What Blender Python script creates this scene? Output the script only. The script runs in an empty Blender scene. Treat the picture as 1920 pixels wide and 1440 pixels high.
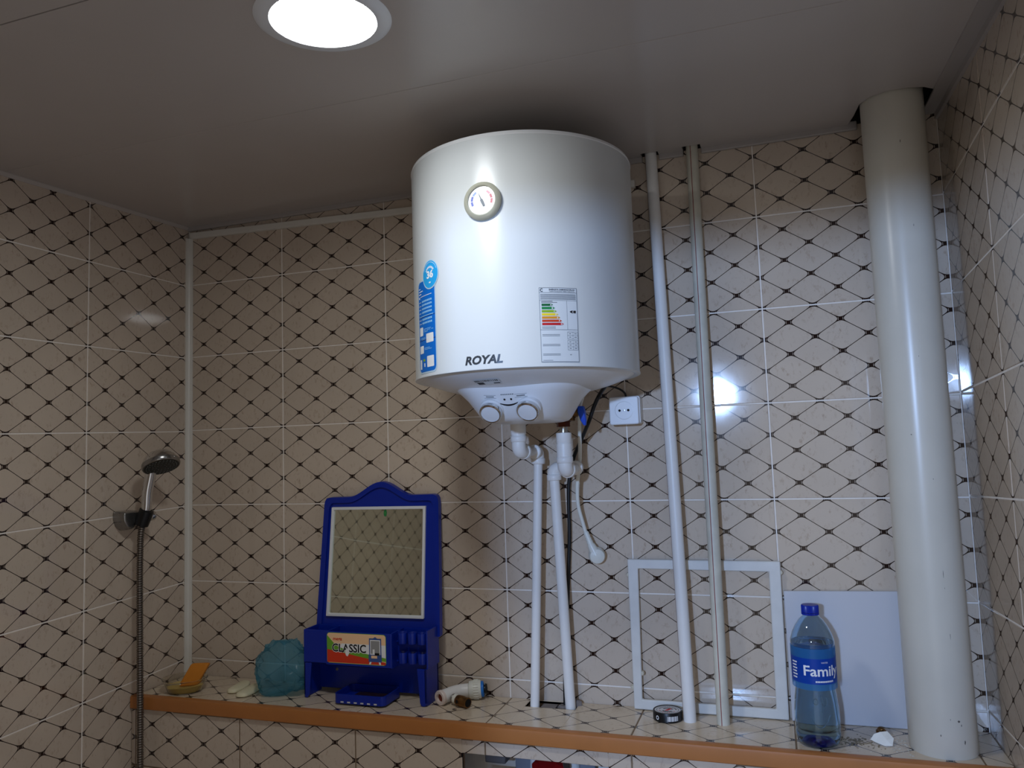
import bpy, bmesh, math, random
from mathutils import Vector, Matrix
from mathutils.bvhtree import BVHTree
random.seed(7)
scene = bpy.context.scene
COL = scene.collection
PI = math.pi

# ------------------------------------------------------------------ camera, light, exposure
cam_d = bpy.data.cameras.new('camera')
cam_d.sensor_width = 36.0
cam_d.lens = 1442.89 / 1920 * 36.0
cam_d.clip_start = 0.02
cam = bpy.data.objects.new('camera', cam_d)
COL.objects.link(cam)
_r = Vector((0.9458, 0.3228, -0.0342)); _d = Vector((-0.0612, 0.0738, -0.9954))
_f = Vector((-0.3188, 0.9436, 0.0896)).normalized()
_r = (_r - _f * _r.dot(_f)).normalized(); _u = _r.cross(_f)
cam.matrix_world = Matrix(((_r.x, _u.x, -_f.x, 1.5061), (_r.y, _u.y, -_f.y, -1.6996),
                           (_r.z, _u.z, -_f.z, 0.1111), (0, 0, 0, 1)))
scene.camera = cam
scene.view_settings.view_transform = 'Standard'
scene.view_settings.look = 'None'
scene.view_settings.gamma = 1.0
scene.view_settings.exposure = 0.0
scene.view_settings.use_curve_mapping = False

world = bpy.data.worlds.new('world')
scene.world = world
world.use_nodes = True
world.node_tree.nodes['Background'].inputs[0].default_value = (1.0, 0.97, 0.94, 1)
world.node_tree.nodes['Background'].inputs[1].default_value = 0.6

LAMP_EMIT = 78.0
LAMP_COL = (0.94, 0.98, 1.0)
# bulb burning in the passage behind the open door
bulb_d = bpy.data.lights.new('passage_bulb', 'POINT')
bulb_d.energy = 200.0
bulb_d.color = (0.38, 0.58, 1.0)
bulb_d.shadow_soft_size = 0.05
bulb = bpy.data.objects.new('passage_bulb', bulb_d)
bulb.location = (1.17, -3.4, 0.437)
COL.objects.link(bulb)

# ------------------------------------------------------------------ materials
def lin(c):
    return tuple((x / 255 / 12.92) if x / 255 <= 0.04045 else ((x / 255 + 0.055) / 1.055) ** 2.4 for x in c)

def pmat(name, rgb, rough=0.5, metal=0.0, spec=0.5, coat=0.0, noise=0.0, nscale=40.0, bump=0.0, trans=0.0, ior=1.45, alpha=1.0, emit=0.0):
    m = bpy.data.materials.new(name)
    m.use_nodes = True
    nt = m.node_tree
    b = nt.nodes['Principled BSDF']
    c = lin(rgb)
    b.inputs['Base Color'].default_value = (*c, 1)
    b.inputs['Roughness'].default_value = rough
    b.inputs['Metallic'].default_value = metal
    b.inputs['Specular IOR Level'].default_value = spec
    b.inputs['Coat Weight'].default_value = coat
    b.inputs['Coat Roughness'].default_value = 0.05
    b.inputs['Transmission Weight'].default_value = trans
    b.inputs['IOR'].default_value = ior
    b.inputs['Alpha'].default_value = alpha
    if emit:
        b.inputs['Emission Color'].default_value = (*c, 1)
        b.inputs['Emission Strength'].default_value = emit
    if noise or bump:
        tc = nt.nodes.new('ShaderNodeTexCoord')
        n = nt.nodes.new('ShaderNodeTexNoise')
        n.inputs['Scale'].default_value = nscale
        n.inputs['Detail'].default_value = 5
        nt.links.new(tc.outputs['Object'], n.inputs['Vector'])
        if noise:
            mx = nt.nodes.new('ShaderNodeMix'); mx.data_type = 'RGBA'
            mx.inputs[6].default_value = (*[x * (1 - noise) for x in c], 1)
            mx.inputs[7].default_value = (*[min(1, x * (1 + noise)) for x in c], 1)
            nt.links.new(n.outputs['Fac'], mx.inputs[0])
            nt.links.new(mx.outputs[2], b.inputs['Base Color'])
        if bump:
            bp = nt.nodes.new('ShaderNodeBump')
            bp.inputs['Strength'].default_value = bump
            bp.inputs['Distance'].default_value = 0.002
            nt.links.new(n.outputs['Fac'], bp.inputs['Height'])
            nt.links.new(bp.outputs['Normal'], b.inputs['Normal'])
    return m

def tile_mat(name, base, dark=(38, 22, 18), rough=0.07):
    """glazed tile: speckled cream ground, printed diamonds with rounded corners and dark knots.
    UV are pattern units: one unit = one diamond."""
    m = bpy.data.materials.new(name); m.use_nodes = True
    nt = m.node_tree; N = nt.nodes; L = nt.links
    b = N['Principled BSDF']
    uv = N.new('ShaderNodeUVMap'); uv.uv_map = 'pattern'
    sep = N.new('ShaderNodeSeparateXYZ'); L.new(uv.outputs['UV'], sep.inputs[0])
    def M(op, a, bb=None, c=None):
        n = N.new('ShaderNodeMath'); n.operation = op
        for i, x in enumerate((a, bb, c)):
            if x is None: continue
            if isinstance(x, (int, float)): n.inputs[i].default_value = x
            else: L.new(x, n.inputs[i])
        return n.outputs[0]
    A, B = sep.outputs[0], sep.outputs[1]
    p = M('ADD', A, B); q = M('SUBTRACT', A, B)
    def cell(x):                    # 0 in the cell's middle, 1 on the line
        return M('MULTIPLY', M('ABSOLUTE', M('SUBTRACT', M('FRACT', M('ADD', x, 100.0)), 0.5)), 2.0)
    P, Q = cell(p), cell(q)
    n_ = 6.2
    Ln = M('POWER', M('ADD', M('POWER', P, n_), M('POWER', Q, n_)), 1.0 / n_)
    line = N.new('ShaderNodeMapRange'); line.interpolation_type = 'SMOOTHSTEP'
    L.new(Ln, line.inputs[0])
    line.inputs[1].default_value = 0.966; line.inputs[2].default_value = 0.984
    # thin light slits either side of each knot
    def near(x, off): # distance to nearest lattice node coordinate
        return M('ABSOLUTE', M('SUBTRACT', M('FRACT', M('ADD', x, 100.5 + off)), 0.5))
    def slit(off):
        da, db = near(A, off), near(B, off)
        s1 = M('MULTIPLY', M('GREATER_THAN', da, 0.040), M('LESS_THAN', da, 0.050))
        return M('MULTIPLY', s1, M('LESS_THAN', db, 0.042))
    sl = M('MAXIMUM', slit(0.0), slit(0.5))
    dark_f = M('MULTIPLY', line.outputs[0], M('SUBTRACT', 1.0, M('MULTIPLY', sl, 0.75)))
    geo = N.new('ShaderNodeNewGeometry')
    n1 = N.new('ShaderNodeTexNoise'); n1.inputs['Scale'].default_value = 24; n1.inputs['Detail'].default_value = 3
    n2 = N.new('ShaderNodeTexNoise'); n2.inputs['Scale'].default_value = 120; n2.inputs['Detail'].default_value = 6; n2.inputs['Roughness'].default_value = 0.68
    n3 = N.new('ShaderNodeTexNoise'); n3.inputs['Scale'].default_value = 5; n3.inputs['Detail'].default_value = 2
    mp = N.new('ShaderNodeMapping'); mp.inputs['Rotation'].default_value = (0.5, 0.7, 0.4); mp.inputs['Scale'].default_value = (1.0, 1.0, 0.62)
    L.new(geo.outputs['Position'], mp.inputs[0])
    L.new(geo.outputs['Position'], n1.inputs['Vector']); L.new(mp.outputs[0], n2.inputs['Vector']); L.new(geo.outputs['Position'], n3.inputs['Vector'])
    def mr(x, lo, hi):
        r = N.new('ShaderNodeMapRange'); r.inputs[1].default_value = lo; r.inputs[2].default_value = hi; L.new(x, r.inputs[0]); return r.outputs[0]
    sp = M('MULTIPLY', mr(n2.outputs['Fac'], 0.53, 0.68), mr(n1.outputs['Fac'], 0.38, 0.58))
    c0 = lin(base)
    def mix(f, a, bcol):
        x = N.new('ShaderNodeMix'); x.data_type = 'RGBA'
        if isinstance(f, float): x.inputs[0].default_value = f
        else: L.new(f, x.inputs[0])
        for i, v in ((6, a), (7, bcol)):
            if isinstance(v, tuple): x.inputs[i].default_value = (*v, 1)
            else: L.new(v, x.inputs[i])
        return x.outputs[2]
    ground = mix(mr(n3.outputs['Fac'], 0.3, 0.7), tuple(x * 0.94 for x in c0), tuple(min(1, x * 1.05) for x in c0))
    ground = mix(M('MULTIPLY', sp, 0.62), ground, (c0[0] * 0.60, c0[1] * 0.50, c0[2] * 0.44))
    colr = mix(dark_f, ground, lin(dark))
    L.new(colr, b.inputs['Base Color'])
    b.inputs['Roughness'].default_value = rough
    b.inputs['Specular IOR Level'].default_value = 0.5
    wv = N.new('ShaderNodeTexNoise'); wv.inputs['Scale'].default_value = 14; wv.inputs['Detail'].default_value = 2
    L.new(geo.outputs['Position'], wv.inputs['Vector'])
    bp = N.new('ShaderNodeBump'); bp.inputs['Strength'].default_value = 0.06; bp.inputs['Distance'].default_value = 0.002
    L.new(wv.outputs['Fac'], bp.inputs['Height']); L.new(bp.outputs['Normal'], b.inputs['Normal'])
    return m

TILE = tile_mat('glazed_diamond_tile', (202, 186, 168))
LTILE = tile_mat('ledge_diamond_tile', (214, 196, 172), (46, 30, 24), 0.2)
GROUT = pmat('grout', (238, 230, 220), 0.8, noise=0.12, nscale=60)
LGROUT = pmat('dirty_grout', (128, 108, 86), 0.85, noise=0.3, nscale=80)
CEIL = pmat('ceiling_pvc', (188, 180, 174), 0.22, noise=0.04, nscale=6, bump=0.03)
CEILD = pmat('ceiling_slab', (26, 23, 21), 0.9, noise=0.2)
CORN = pmat('cornice_pvc', (172, 165, 160), 0.35)
PVC = pmat('white_pvc', (222, 218, 208), 0.35, noise=0.06, nscale=20)
PVCG = pmat('aged_pvc', (216, 214, 208), 0.4, noise=0.12, nscale=30)
PPR = pmat('white_ppr', (232, 230, 226), 0.38, noise=0.04, nscale=40)
PPRD = pmat('dirty_ppr', (206, 202, 186), 0.42, noise=0.22, nscale=28)
SEWER = pmat('sewer_pvc', (208, 203, 190), 0.28, noise=0.08, nscale=10)
ENAMEL = pmat('white_enamel', (208, 212, 213), 0.28, spec=0.5, coat=0.12)
PLASTW = pmat('white_plastic', (228, 230, 232), 0.3)
PLASTC = pmat('cream_plastic', (224, 224, 214), 0.35)
CHROME = pmat('chrome', (215, 215, 215), 0.08, metal=1.0)
CHROMED = pmat('dark_chrome', (150, 148, 146), 0.22, metal=0.9)
BRASS = pmat('tarnished_brass', (128, 92, 52), 0.4, metal=0.9, noise=0.4, nscale=90, bump=0.2)
BRASSD = pmat('red_brass', (92, 44, 28), 0.35, metal=0.7, noise=0.4, nscale=90)
STEEL = pmat('steel', (170, 168, 164), 0.3, metal=1.0)
HOSE = pmat('hose_steel', (128, 120, 112), 0.3, metal=0.9)
BLACKP = pmat('black_plastic', (16, 16, 18), 0.35)
BLACKR = pmat('black_rubber', (14, 14, 16), 0.5)
DARK = pmat('dark_void', (10, 8, 8), 0.9)
BLUEP = pmat('blue_plastic', (2, 38, 150), 0.3, spec=0.5)
BLUELEV = pmat('blue_lever', (10, 70, 190), 0.4)
BLUENUT = pmat('blue_ring', (30, 120, 210), 0.4)
MIRROR = pmat('mirror_glass', (212, 216, 200), 0.03, metal=1.0)
WOOD = pmat('beech_edging', (176, 112, 58), 0.38, noise=0.14, nscale=16)
BEZEL = pmat('bezel_silver', (200, 200, 182), 0.3, metal=0.35)
DIAL = pmat('dial_white', (240, 242, 244), 0.25, coat=0.6)
INK = pmat('print_black', (18, 18, 22), 0.5)
INKG = pmat('print_grey', (112, 118, 122), 0.5)
INKM = pmat('badge_grey', (78, 82, 86), 0.28, metal=0.4)
INKW = pmat('print_white', (240, 240, 240), 0.5)
PAPER = pmat('label_paper', (214, 220, 224), 0.35)
STKB = pmat('sticker_blue', (0, 110, 205), 0.3)
STKL = pmat('sticker_cyan', (40, 165, 228), 0.3)
STKE = pmat('sticker_edge', (190, 214, 228), 0.3)
MORTAR = pmat('mortar', (120, 112, 108), 0.95, noise=0.3, nscale=120, bump=0.6)
RED = pmat('red_handle', (150, 18, 24), 0.4)
SOAP = pmat('orange_soap', (206, 128, 38), 0.45, noise=0.1, nscale=60)
SOAPW = pmat('cream_soap', (226, 218, 184), 0.5, noise=0.05, nscale=50)
GUNK = pmat('soap_residue', (206, 178, 104), 0.4, noise=0.25, nscale=70)
INKC = {k: pmat('print_' + k, v, 0.5) for k, v in dict(dgreen=(0, 96, 46), green=(0, 130, 60), lime=(140, 180, 30), yellow=(244, 214, 30),
        orange=(226, 148, 28), redorange=(206, 66, 30), red=(196, 24, 30), blue1=(96, 110, 190), blue2=(150, 170, 226), pink=(232, 170, 184),
        rose=(206, 120, 130), cream=(250, 206, 160), vgreen=(110, 170, 50), vred=(214, 60, 30), steelblue=(60, 88, 150), mgrey=(150, 150, 150)).items()}

def glass_mat(name, rgb, ior, rough=0.0):
    m = bpy.data.materials.new(name); m.use_nodes = True
    b = m.node_tree.nodes['Principled BSDF']
    b.inputs['Base Color'].default_value = (*lin(rgb), 1)
    b.inputs['Roughness'].default_value = rough
    b.inputs['Transmission Weight'].default_value = 1.0
    b.inputs['IOR'].default_value = ior
    return m
BOTTLE = glass_mat('bottle_pet', (216, 236, 250), 1.35, 0.03)
WATER = glass_mat('water', (216, 236, 250), 1.33)
CLEARP = glass_mat('clear_bowl', (238, 236, 226), 1.2, 0.12)

def film_mat(name, rgb, see, rough=0.35):
    m = bpy.data.materials.new(name); m.use_nodes = True
    nt = m.node_tree; N = nt.nodes; L = nt.links
    b = N['Principled BSDF']; c = lin(rgb)
    b.inputs['Base Color'].default_value = (*c, 1); b.inputs['Roughness'].default_value = rough
    tl = N.new('ShaderNodeBsdfTranslucent'); tl.inputs[0].default_value = (*c, 1)
    tr = N.new('ShaderNodeBsdfTransparent'); tr.inputs[0].default_value = (*[0.55 + 0.45 * x for x in c], 1)
    m1 = N.new('ShaderNodeMixShader'); m1.inputs[0].default_value = 0.4
    L.new(b.outputs[0], m1.inputs[1]); L.new(tl.outputs[0], m1.inputs[2])
    m2 = N.new('ShaderNodeMixShader'); m2.inputs[0].default_value = see
    L.new(m1.outputs[0], m2.inputs[1]); L.new(tr.outputs[0], m2.inputs[2])
    L.new(m2.outputs[0], N['Material Output'].inputs[0])
    return m
BAG = film_mat('bag_film', (110, 190, 214), 0.70, 0.25)
LABELF = film_mat('label_film', (16, 84, 205), 0.14)
LABELL = film_mat('label_film_pale', (70, 160, 232), 0.5)

# ------------------------------------------------------------------ mesh builder
class MB:
    def __init__(s):
        s.v = []; s.f = []; s.m = []; s.uv = {}
    def add(s, verts, faces, mat=0):
        o = len(s.v)
        s.v += [Vector(v) for v in verts]
        for f in faces:
            s.f.append([i + o for i in f]); s.m.append(mat)
        return s
    def box(s, a, b, mat=0, mtx=None):
        x0, y0, z0 = a; x1, y1, z1 = b
        vs = [Vector(p) for p in ((x0, y0, z0), (x1, y0, z0), (x1, y1, z0), (x0, y1, z0), (x0, y0, z1), (x1, y0, z1), (x1, y1, z1), (x0, y1, z1))]
        if mtx: vs = [mtx @ v for v in vs]
        return s.add(vs, [(0, 3, 2, 1), (4, 5, 6, 7), (0, 1, 5, 4), (1, 2, 6, 5), (2, 3, 7, 6), (3, 0, 4, 7)], mat)
    def lathe(s, prof, mtx=None, seg=32, mat=0, cap0=False, cap1=False):
        """prof: (r, z) pairs about local z; r = 0 makes a pole"""
        mtx = mtx or Matrix()
        vs = []; rings = []
        for r, z in prof:
            if r < 1e-7:
                rings.append([len(vs)]); vs.append(mtx @ Vector((0, 0, z)))
            else:
                rings.append(list(range(len(vs), len(vs) + seg)))
                vs += [mtx @ Vector((r * math.cos(2 * PI * k / seg), r * math.sin(2 * PI * k / seg), z)) for k in range(seg)]
        fs = []
        for A, B in zip(rings, rings[1:]):
            for k in range(seg):
                k2 = (k + 1) % seg
                if len(A) == 1 and len(B) == 1: continue
                if len(A) == 1: fs.append((A[0], B[k2], B[k]))
                elif len(B) == 1: fs.append((A[k], A[k2], B[0]))
                else: fs.append((A[k], A[k2], B[k2], B[k]))
        if cap0 and len(rings[0]) > 1: fs.append(tuple(reversed(rings[0])))
        if cap1 and len(rings[-1]) > 1: fs.append(tuple(rings[-1]))
        return s.add(vs, fs, mat)
    def tube(s, pts, rad, seg=16, mat=0, cap=True):
        pts = [Vector(p) for p in pts]
        n = len(pts)
        rr = rad if isinstance(rad, (list, tuple)) else [rad] * n
        tg = [(pts[min(i + 1, n - 1)] - pts[max(i - 1, 0)]).normalized() for i in range(n)]
        ref = Vector((0, 0, 1)) if abs(tg[0].z) < 0.9 else Vector((1, 0, 0))
        nrm = (ref - tg[0] * ref.dot(tg[0])).normalized()
        vs = []; rings = []
        for i in range(n):
            nrm = (nrm - tg[i] * nrm.dot(tg[i])).normalized()
            bn = tg[i].cross(nrm)
            rings.append(list(range(len(vs), len(vs) + seg)))
            vs += [pts[i] + (nrm * math.cos(2 * PI * k / seg) + bn * math.sin(2 * PI * k / seg)) * rr[i] for k in range(seg)]
        fs = []
        for A, B in zip(rings, rings[1:]):
            for k in range(seg):
                k2 = (k + 1) % seg
                fs.append((A[k], A[k2], B[k2], B[k]))
        if cap: fs += [tuple(reversed(rings[0])), tuple(rings[-1])]
        return s.add(vs, fs, mat)
    def prism(s, poly, fn, d0, d1, mat=0):
        """poly: 2D outline; fn(u, v, d) -> point"""
        n = len(poly)
        vs = [fn(u, v, d0) for u, v in poly] + [fn(u, v, d1) for u, v in poly]
        fs = [tuple(range(n)), tuple(reversed(range(n, 2 * n)))]
        fs += [((i + 1) % n, i, n + i, n + (i + 1) % n) for i in range(n)]
        return s.add(vs, fs, mat)
    def loft(s, rings, mat=0, cap0=True, cap1=True):
        vs = []; ids = []
        for r in rings:
            ids.append(list(range(len(vs), len(vs) + len(r)))); vs += [Vector(p) for p in r]
        fs = []
        n = len(rings[0])
        for A, B in zip(ids, ids[1:]):
            for k in range(n):
                k2 = (k + 1) % n
                fs.append((A[k], A[k2], B[k2], B[k]))
        if cap0: fs.append(tuple(reversed(ids[0])))
        if cap1: fs.append(tuple(ids[-1]))
        return s.add(vs, fs, mat)
    def frame(s, outer, inner, fn, d0, d1, mat=0):
        """flat ring between two 2D loops of equal length, extruded d0..d1"""
        n = len(outer)
        vs = [fn(u, v, d) for d in (d0, d1) for u, v in outer] + [fn(u, v, d) for d in (d0, d1) for u, v in inner]
        fs = []
        for i in range(n):
            j = (i + 1) % n
            o0, o1, i0, i1 = i, n + i, 2 * n + i, 3 * n + i
            p0, p1, q0, q1 = j, n + j, 2 * n + j, 3 * n + j
            fs += [(o0, o1, p1, p0), (i0, q0, q1, i1), (o1, i1, q1, p1), (o0, p0, q0, i0)]
        return s.add(vs, fs, mat)
    def build(s, name, mats, parent=None, smooth=35, bevel=0.0, loc=None, kind=None, recalc=True):
        org = Vector((0, 0, 0))
        if parent is not None:
            p = parent
            while p is not None:
                org += p.location; p = p.parent
        elif loc is not None:
            org = Vector(loc)
        me = bpy.data.meshes.new(name)
        me.from_pydata([tuple(v - org) for v in s.v], [], s.f)
        mats = mats if isinstance(mats, (list, tuple)) else [mats]
        for m in mats: me.materials.append(m)
        if len(mats) > 1: me.polygons.foreach_set('material_index', s.m)
        if recalc:
            bm = bmesh.new(); bm.from_mesh(me)
            bmesh.ops.recalc_face_normals(bm, faces=bm.faces)
            bm.to_mesh(me); bm.free()
        if smooth:
            me.polygons.foreach_set('use_smooth', [True] * len(me.polygons))
            me.set_sharp_from_angle(angle=math.radians(smooth))
        me.update()
        o = bpy.data.objects.new(name, me)
        COL.objects.link(o)
        if parent is not None: o.parent = parent
        else: o.location = org
        if bevel:
            b = o.modifiers.new('edge', 'BEVEL'); b.width = bevel; b.segments = 2; b.limit_method = 'ANGLE'; b.angle_limit = math.radians(40)
        if kind: o['kind'] = kind
        return o

def thing(name, label, cat, loc, group=None):
    o = bpy.data.objects.new(name, None)
    o.empty_display_size = 0.02
    o.location = loc
    COL.objects.link(o)
    o['label'] = label; o['category'] = cat
    if group: o['group'] = group
    return o
def tag(o, label, cat, group=None):
    o['label'] = label; o['category'] = cat
    if group: o['group'] = group
    return o
def bez(p0, p1, p2, n=8):
    p0, p1, p2 = Vector(p0), Vector(p1), Vector(p2)
    return [p0 * (1 - t) ** 2 + p1 * 2 * t * (1 - t) + p2 * t * t for t in [i / n for i in range(n + 1)]]
def spline(pts, n=8):
    P = [Vector(p) for p in pts]; out = []
    for i in range(len(P) - 1):
        a, b, c, d = P[max(i - 1, 0)], P[i], P[i + 1], P[min(i + 2, len(P) - 1)]
        for k in range(n):
            t = k / n
            out.append(0.5 * ((2 * b) + (c - a) * t + (2 * a - 5 * b + 4 * c - d) * t * t + (3 * b - a - 3 * c + d) * t ** 3))
    out.append(P[-1])
    return out
def axis_mtx(org, zdir, xhint=(1, 0, 0)):
    z = Vector(zdir).normalized(); x = Vector(xhint); x = (x - z * x.dot(z)).normalized(); y = z.cross(x)
    return Matrix(((x.x, y.x, z.x, org[0]), (x.y, y.y, z.y, org[1]), (x.z, y.z, z.z, org[2]), (0, 0, 0, 1)))
def rrect(x0, y0, x1, y1, r, n=5):
    out = []
    for cx, cy, a0 in ((x1 - r, y0 + r, -90), (x1 - r, y1 - r, 0), (x0 + r, y1 - r, 90), (x0 + r, y0 + r, 180)):
        for k in range(n + 1):
            a = math.radians(a0 + 90 * k / n); out.append((cx + r * math.cos(a), cy + r * math.sin(a)))
    return out
def text2d(s, size, bold=0.0, shear=0.0, width=None):
    cu = bpy.data.curves.new('lettering', 'FONT')
    cu.body = s; cu.size = size; cu.offset = bold; cu.shear = shear; cu.resolution_u = 3
    o = bpy.data.objects.new('lettering', cu); COL.objects.link(o)
    dg = bpy.context.evaluated_depsgraph_get()
    me = bpy.data.meshes.new_from_object(o.evaluated_get(dg))
    vs = [(v.co.x, v.co.y) for v in me.vertices]; fs = [tuple(p.vertices) for p in me.polygons]
    bpy.data.objects.remove(o); bpy.data.curves.remove(cu); bpy.data.meshes.remove(me)
    x0 = min(v[0] for v in vs); x1 = max(v[0] for v in vs)
    k = (width / (x1 - x0)) if width else 1.0
    return [((v[0] - x0) * k, v[1]) for v in vs], fs
class Decal:
    """flat print laid on a surface: rectangles, polygons and lettering through a mapping (u, v, lift) -> point"""
    def __init__(s, fn): s.fn = fn; s.mb = MB()
    def rect(s, u0, v0, u1, v1, mat, lift=0.0, nu=1):
        vs = []; fs = []
        for i in range(nu + 1):
            u = u0 + (u1 - u0) * i / nu
            vs += [s.fn(u, v0, lift), s.fn(u, v1, lift)]
        for i in range(nu): fs.append((2 * i, 2 * i + 2, 2 * i + 3, 2 * i + 1))
        s.mb.add(vs, fs, mat)
    def poly(s, pts, mat, lift=0.0):
        cu = sum(p[0] for p in pts) / len(pts); cv = sum(p[1] for p in pts) / len(pts)
        n = len(pts)
        s.mb.add([s.fn(u, v, lift) for u, v in pts] + [s.fn(cu, cv, lift)], [(i, (i + 1) % n, n) for i in range(n)], mat)
    def rounded(s, x0, y0, x1, y1, r, mat, lift=0.0, n=6, nm=8):
        us = [x0 + r * (1 - math.cos(PI / 2 * k / n)) for k in range(n + 1)] + [x0 + r + (x1 - x0 - 2 * r) * k / nm for k in range(1, nm)] + [x1 - r * (1 - math.cos(PI / 2 * k / n)) for k in range(n, -1, -1)]
        def off(u):
            a = max(0.0, r - (u - x0), r - (x1 - u)); return r - math.sqrt(max(0.0, r * r - a * a))
        vs = []
        for u in us: vs += [s.fn(u, y0 + off(u), lift), s.fn(u, y1 - off(u), lift)]
        s.mb.add(vs, [(2 * i, 2 * i + 2, 2 * i + 3, 2 * i + 1) for i in range(len(us) - 1)], mat)
    def arc(s, cu, cv, r0, r1, a0, a1, mat, lift=0.0, n=8):
        vs = []
        for i in range(n + 1):
            a = math.radians(a0 + (a1 - a0) * i / n)
            vs += [s.fn(cu + r * math.cos(a), cv + r * math.sin(a), lift) for r in (r0, r1)]
        s.mb.add(vs, [(2 * i, 2 * i + 1, 2 * i + 3, 2 * i + 2) for i in range(n)], mat)
    def text(s, t, u, v, size, mat, lift=0.0, bold=0.0, shear=0.0, width=None):
        vs, fs = text2d(t, size, bold, shear, width)
        s.mb.add([s.fn(u + a, v + b, lift) for a, b in vs], fs, mat)
    def build(s, name, mats, parent): return s.mb.build(name, mats, parent, smooth=0, recalc=False)

# ------------------------------------------------------------------ setting
XR = 1.854; ZL = -0.44; YF = -0.188; YD = -2.0; ZFLOOR = -1.45
def zc(y): return 0.765 + 0.05 * y
ZCX = zc(YD)

def fill_tiles(parent, fn, us, vs, clip, pat, mat, gap=0.0030, th=0.006, holes=(), tilt=0.0011, name='tile'):
    """us(k, v): u of column line k at height v, vs(k, u): v of row line k at u (ranges given), clip = (u0, v0, u1, v1)
    pat(u, v, col, row) -> pattern coordinates"""
    (k0, k1), ufn = us; (r0, r1), vfn = vs
    for i in range(k0, k1):
        for j in range(r0, r1):
            # corners before clipping
            um = ufn(i, vfn(j, 0)); um2 = ufn(i + 1, vfn(j, 0))
            base = [[um + gap / 2, um2 - gap / 2], [min(vfn(j, um), vfn(j + 1, um)) , max(vfn(j, um), vfn(j + 1, um))]]
            a, b = max(base[0][0], clip[0]), min(base[0][1], clip[2])
            c, d = max(base[1][0], clip[1]), min(base[1][1], clip[3])
            if b - a < 0.004 or d - c < 0.004: continue
            rects = [(a, c, b, d)]
            for (hx0, hy0, hx1, hy1) in holes:
                new = []
                for (p, q, r, s_) in rects:
                    if r <= hx0 or p >= hx1 or s_ <= hy0 or q >= hy1: new.append((p, q, r, s_)); continue
                    if p < hx0: new.append((p, q, hx0, s_))
                    if r > hx1: new.append((hx1, q, r, s_))
                    m0, m1 = max(p, hx0), min(r, hx1)
                    if q < hy0: new.append((m0, q, m1, hy0))
                    if s_ > hy1: new.append((m0, hy1, m1, s_))
                rects = [x for x in new if x[2] - x[0] > 0.004 and x[3] - x[1] > 0.004]
            ta, tb = random.uniform(-tilt, tilt), random.uniform(-tilt, tilt)
            for (p, q, r, s_) in rects:
                vlo = min(j, j + 1, key=lambda k: vfn(k, 0)); vhi = 2 * j + 1 - vlo
                def corner(u, top):
                    lim = s_ if top else q
                    full = d if top else c
                    if abs(lim - full) < 1e-9:
                        w = vfn(vhi, u) - gap / 2 if top else vfn(vlo, u) + gap / 2
                        return min(w, clip[3]) if top else max(w, clip[1])
                    return lim
                def uu(u, v):
                    if abs(u - base[0][0]) < 1e-9: return ufn(i, v) + gap / 2
                    if abs(u - base[0][1]) < 1e-9: return ufn(i + 1, v) - gap / 2
                    return u
                C4 = []
                for u, top in ((p, 0), (r, 0), (r, 1), (p, 1)):
                    v = corner(u, top); C4.append((uu(u, v), v))
                cu = sum(x[0] for x in C4) / 4; cv = sum(x[1] for x in C4) / 4
                e = 0.0009
                ins = [(x[0] + math.copysign(e, cu - x[0]), x[1] + math.copysign(e, cv - x[1])) for x in C4]
                dd = lambda u, v: ta * (u - cu) + tb * (v - cv)
                V = [fn(u, v, -th) for u, v in C4] + [fn(u, v, dd(u, v) - e) for u, v in C4] + [fn(u, v, dd(u, v)) for u, v in ins]
                F = [(8, 9, 10, 11)] + [(4 + k, 4 + (k + 1) % 4, 8 + (k + 1) % 4, 8 + k) for k in range(4)] + [(k, (k + 1) % 4, 4 + (k + 1) % 4, 4 + k) for k in range(4)]
                me = bpy.data.meshes.new(name)
                me.from_pydata([tuple(Vector(x) - parent.location) for x in V], [], F)
                me.materials.append(mat)
                uvl = me.uv_layers.new(name='pattern')
                P2 = C4 + C4 + ins
                for li, lp in enumerate(me.loops):
                    u, v = P2[lp.vertex_index]
                    uvl.data[li].uv = pat(u, v, i, j, ufn, vfn)
                bm = bmesh.new(); bm.from_mesh(me); bmesh.ops.recalc_face_normals(bm, faces=bm.faces)
                # outward test on the front face
                ctr = (V[8] + V[9] + V[10] + V[11]) / 4; out = fn(cu, cv, 1.0) - fn(cu, cv, 0.0)
                bm.faces.ensure_lookup_table()
                ff = bm.faces[0]
                if ff.normal.dot(out) < 0: bmesh.ops.reverse_faces(bm, faces=bm.faces)
                bm.to_mesh(me); bm.free()
                o = bpy.data.objects.new(name, me); COL.objects.link(o); o.parent = parent

def pat_grid(u, v, i, j, ufn, vfn):
    return (3 * (u - ufn(i, v)) / (ufn(i + 1, v) - ufn(i, v)), 3 * (v - vfn(j, u)) / (vfn(j + 1, u) - vfn(j, u)))

def slab(name, a, b, mat):
    o = MB().box(a, b).build(name, mat, smooth=0, loc=a); o['kind'] = 'structure'; return o

# back wall
wb = slab('wall_back', (-0.1, 0.0012, ZFLOOR), (XR + 0.1, 0.1, 0.768), GROUT)
bcols = {-1: -0.30, 0: 0.0, 1: 0.3013, 2: 0.6045, 3: 0.9026, 4: 1.1966, 5: 1.4974, 6: 1.80, 7: 2.10}
brow0 = lambda k, u: 0.2 * k - 0.003 * (u - 0.75)
fill_tiles(wb, lambda u, v, d: Vector((u, -d, v)), ((0, 7), lambda k, v: bcols[k]), ((-3, 4), brow0),
           (0.001, ZL - 0.02, XR - 0.001, 0.768), pat_grid, TILE)
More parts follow.
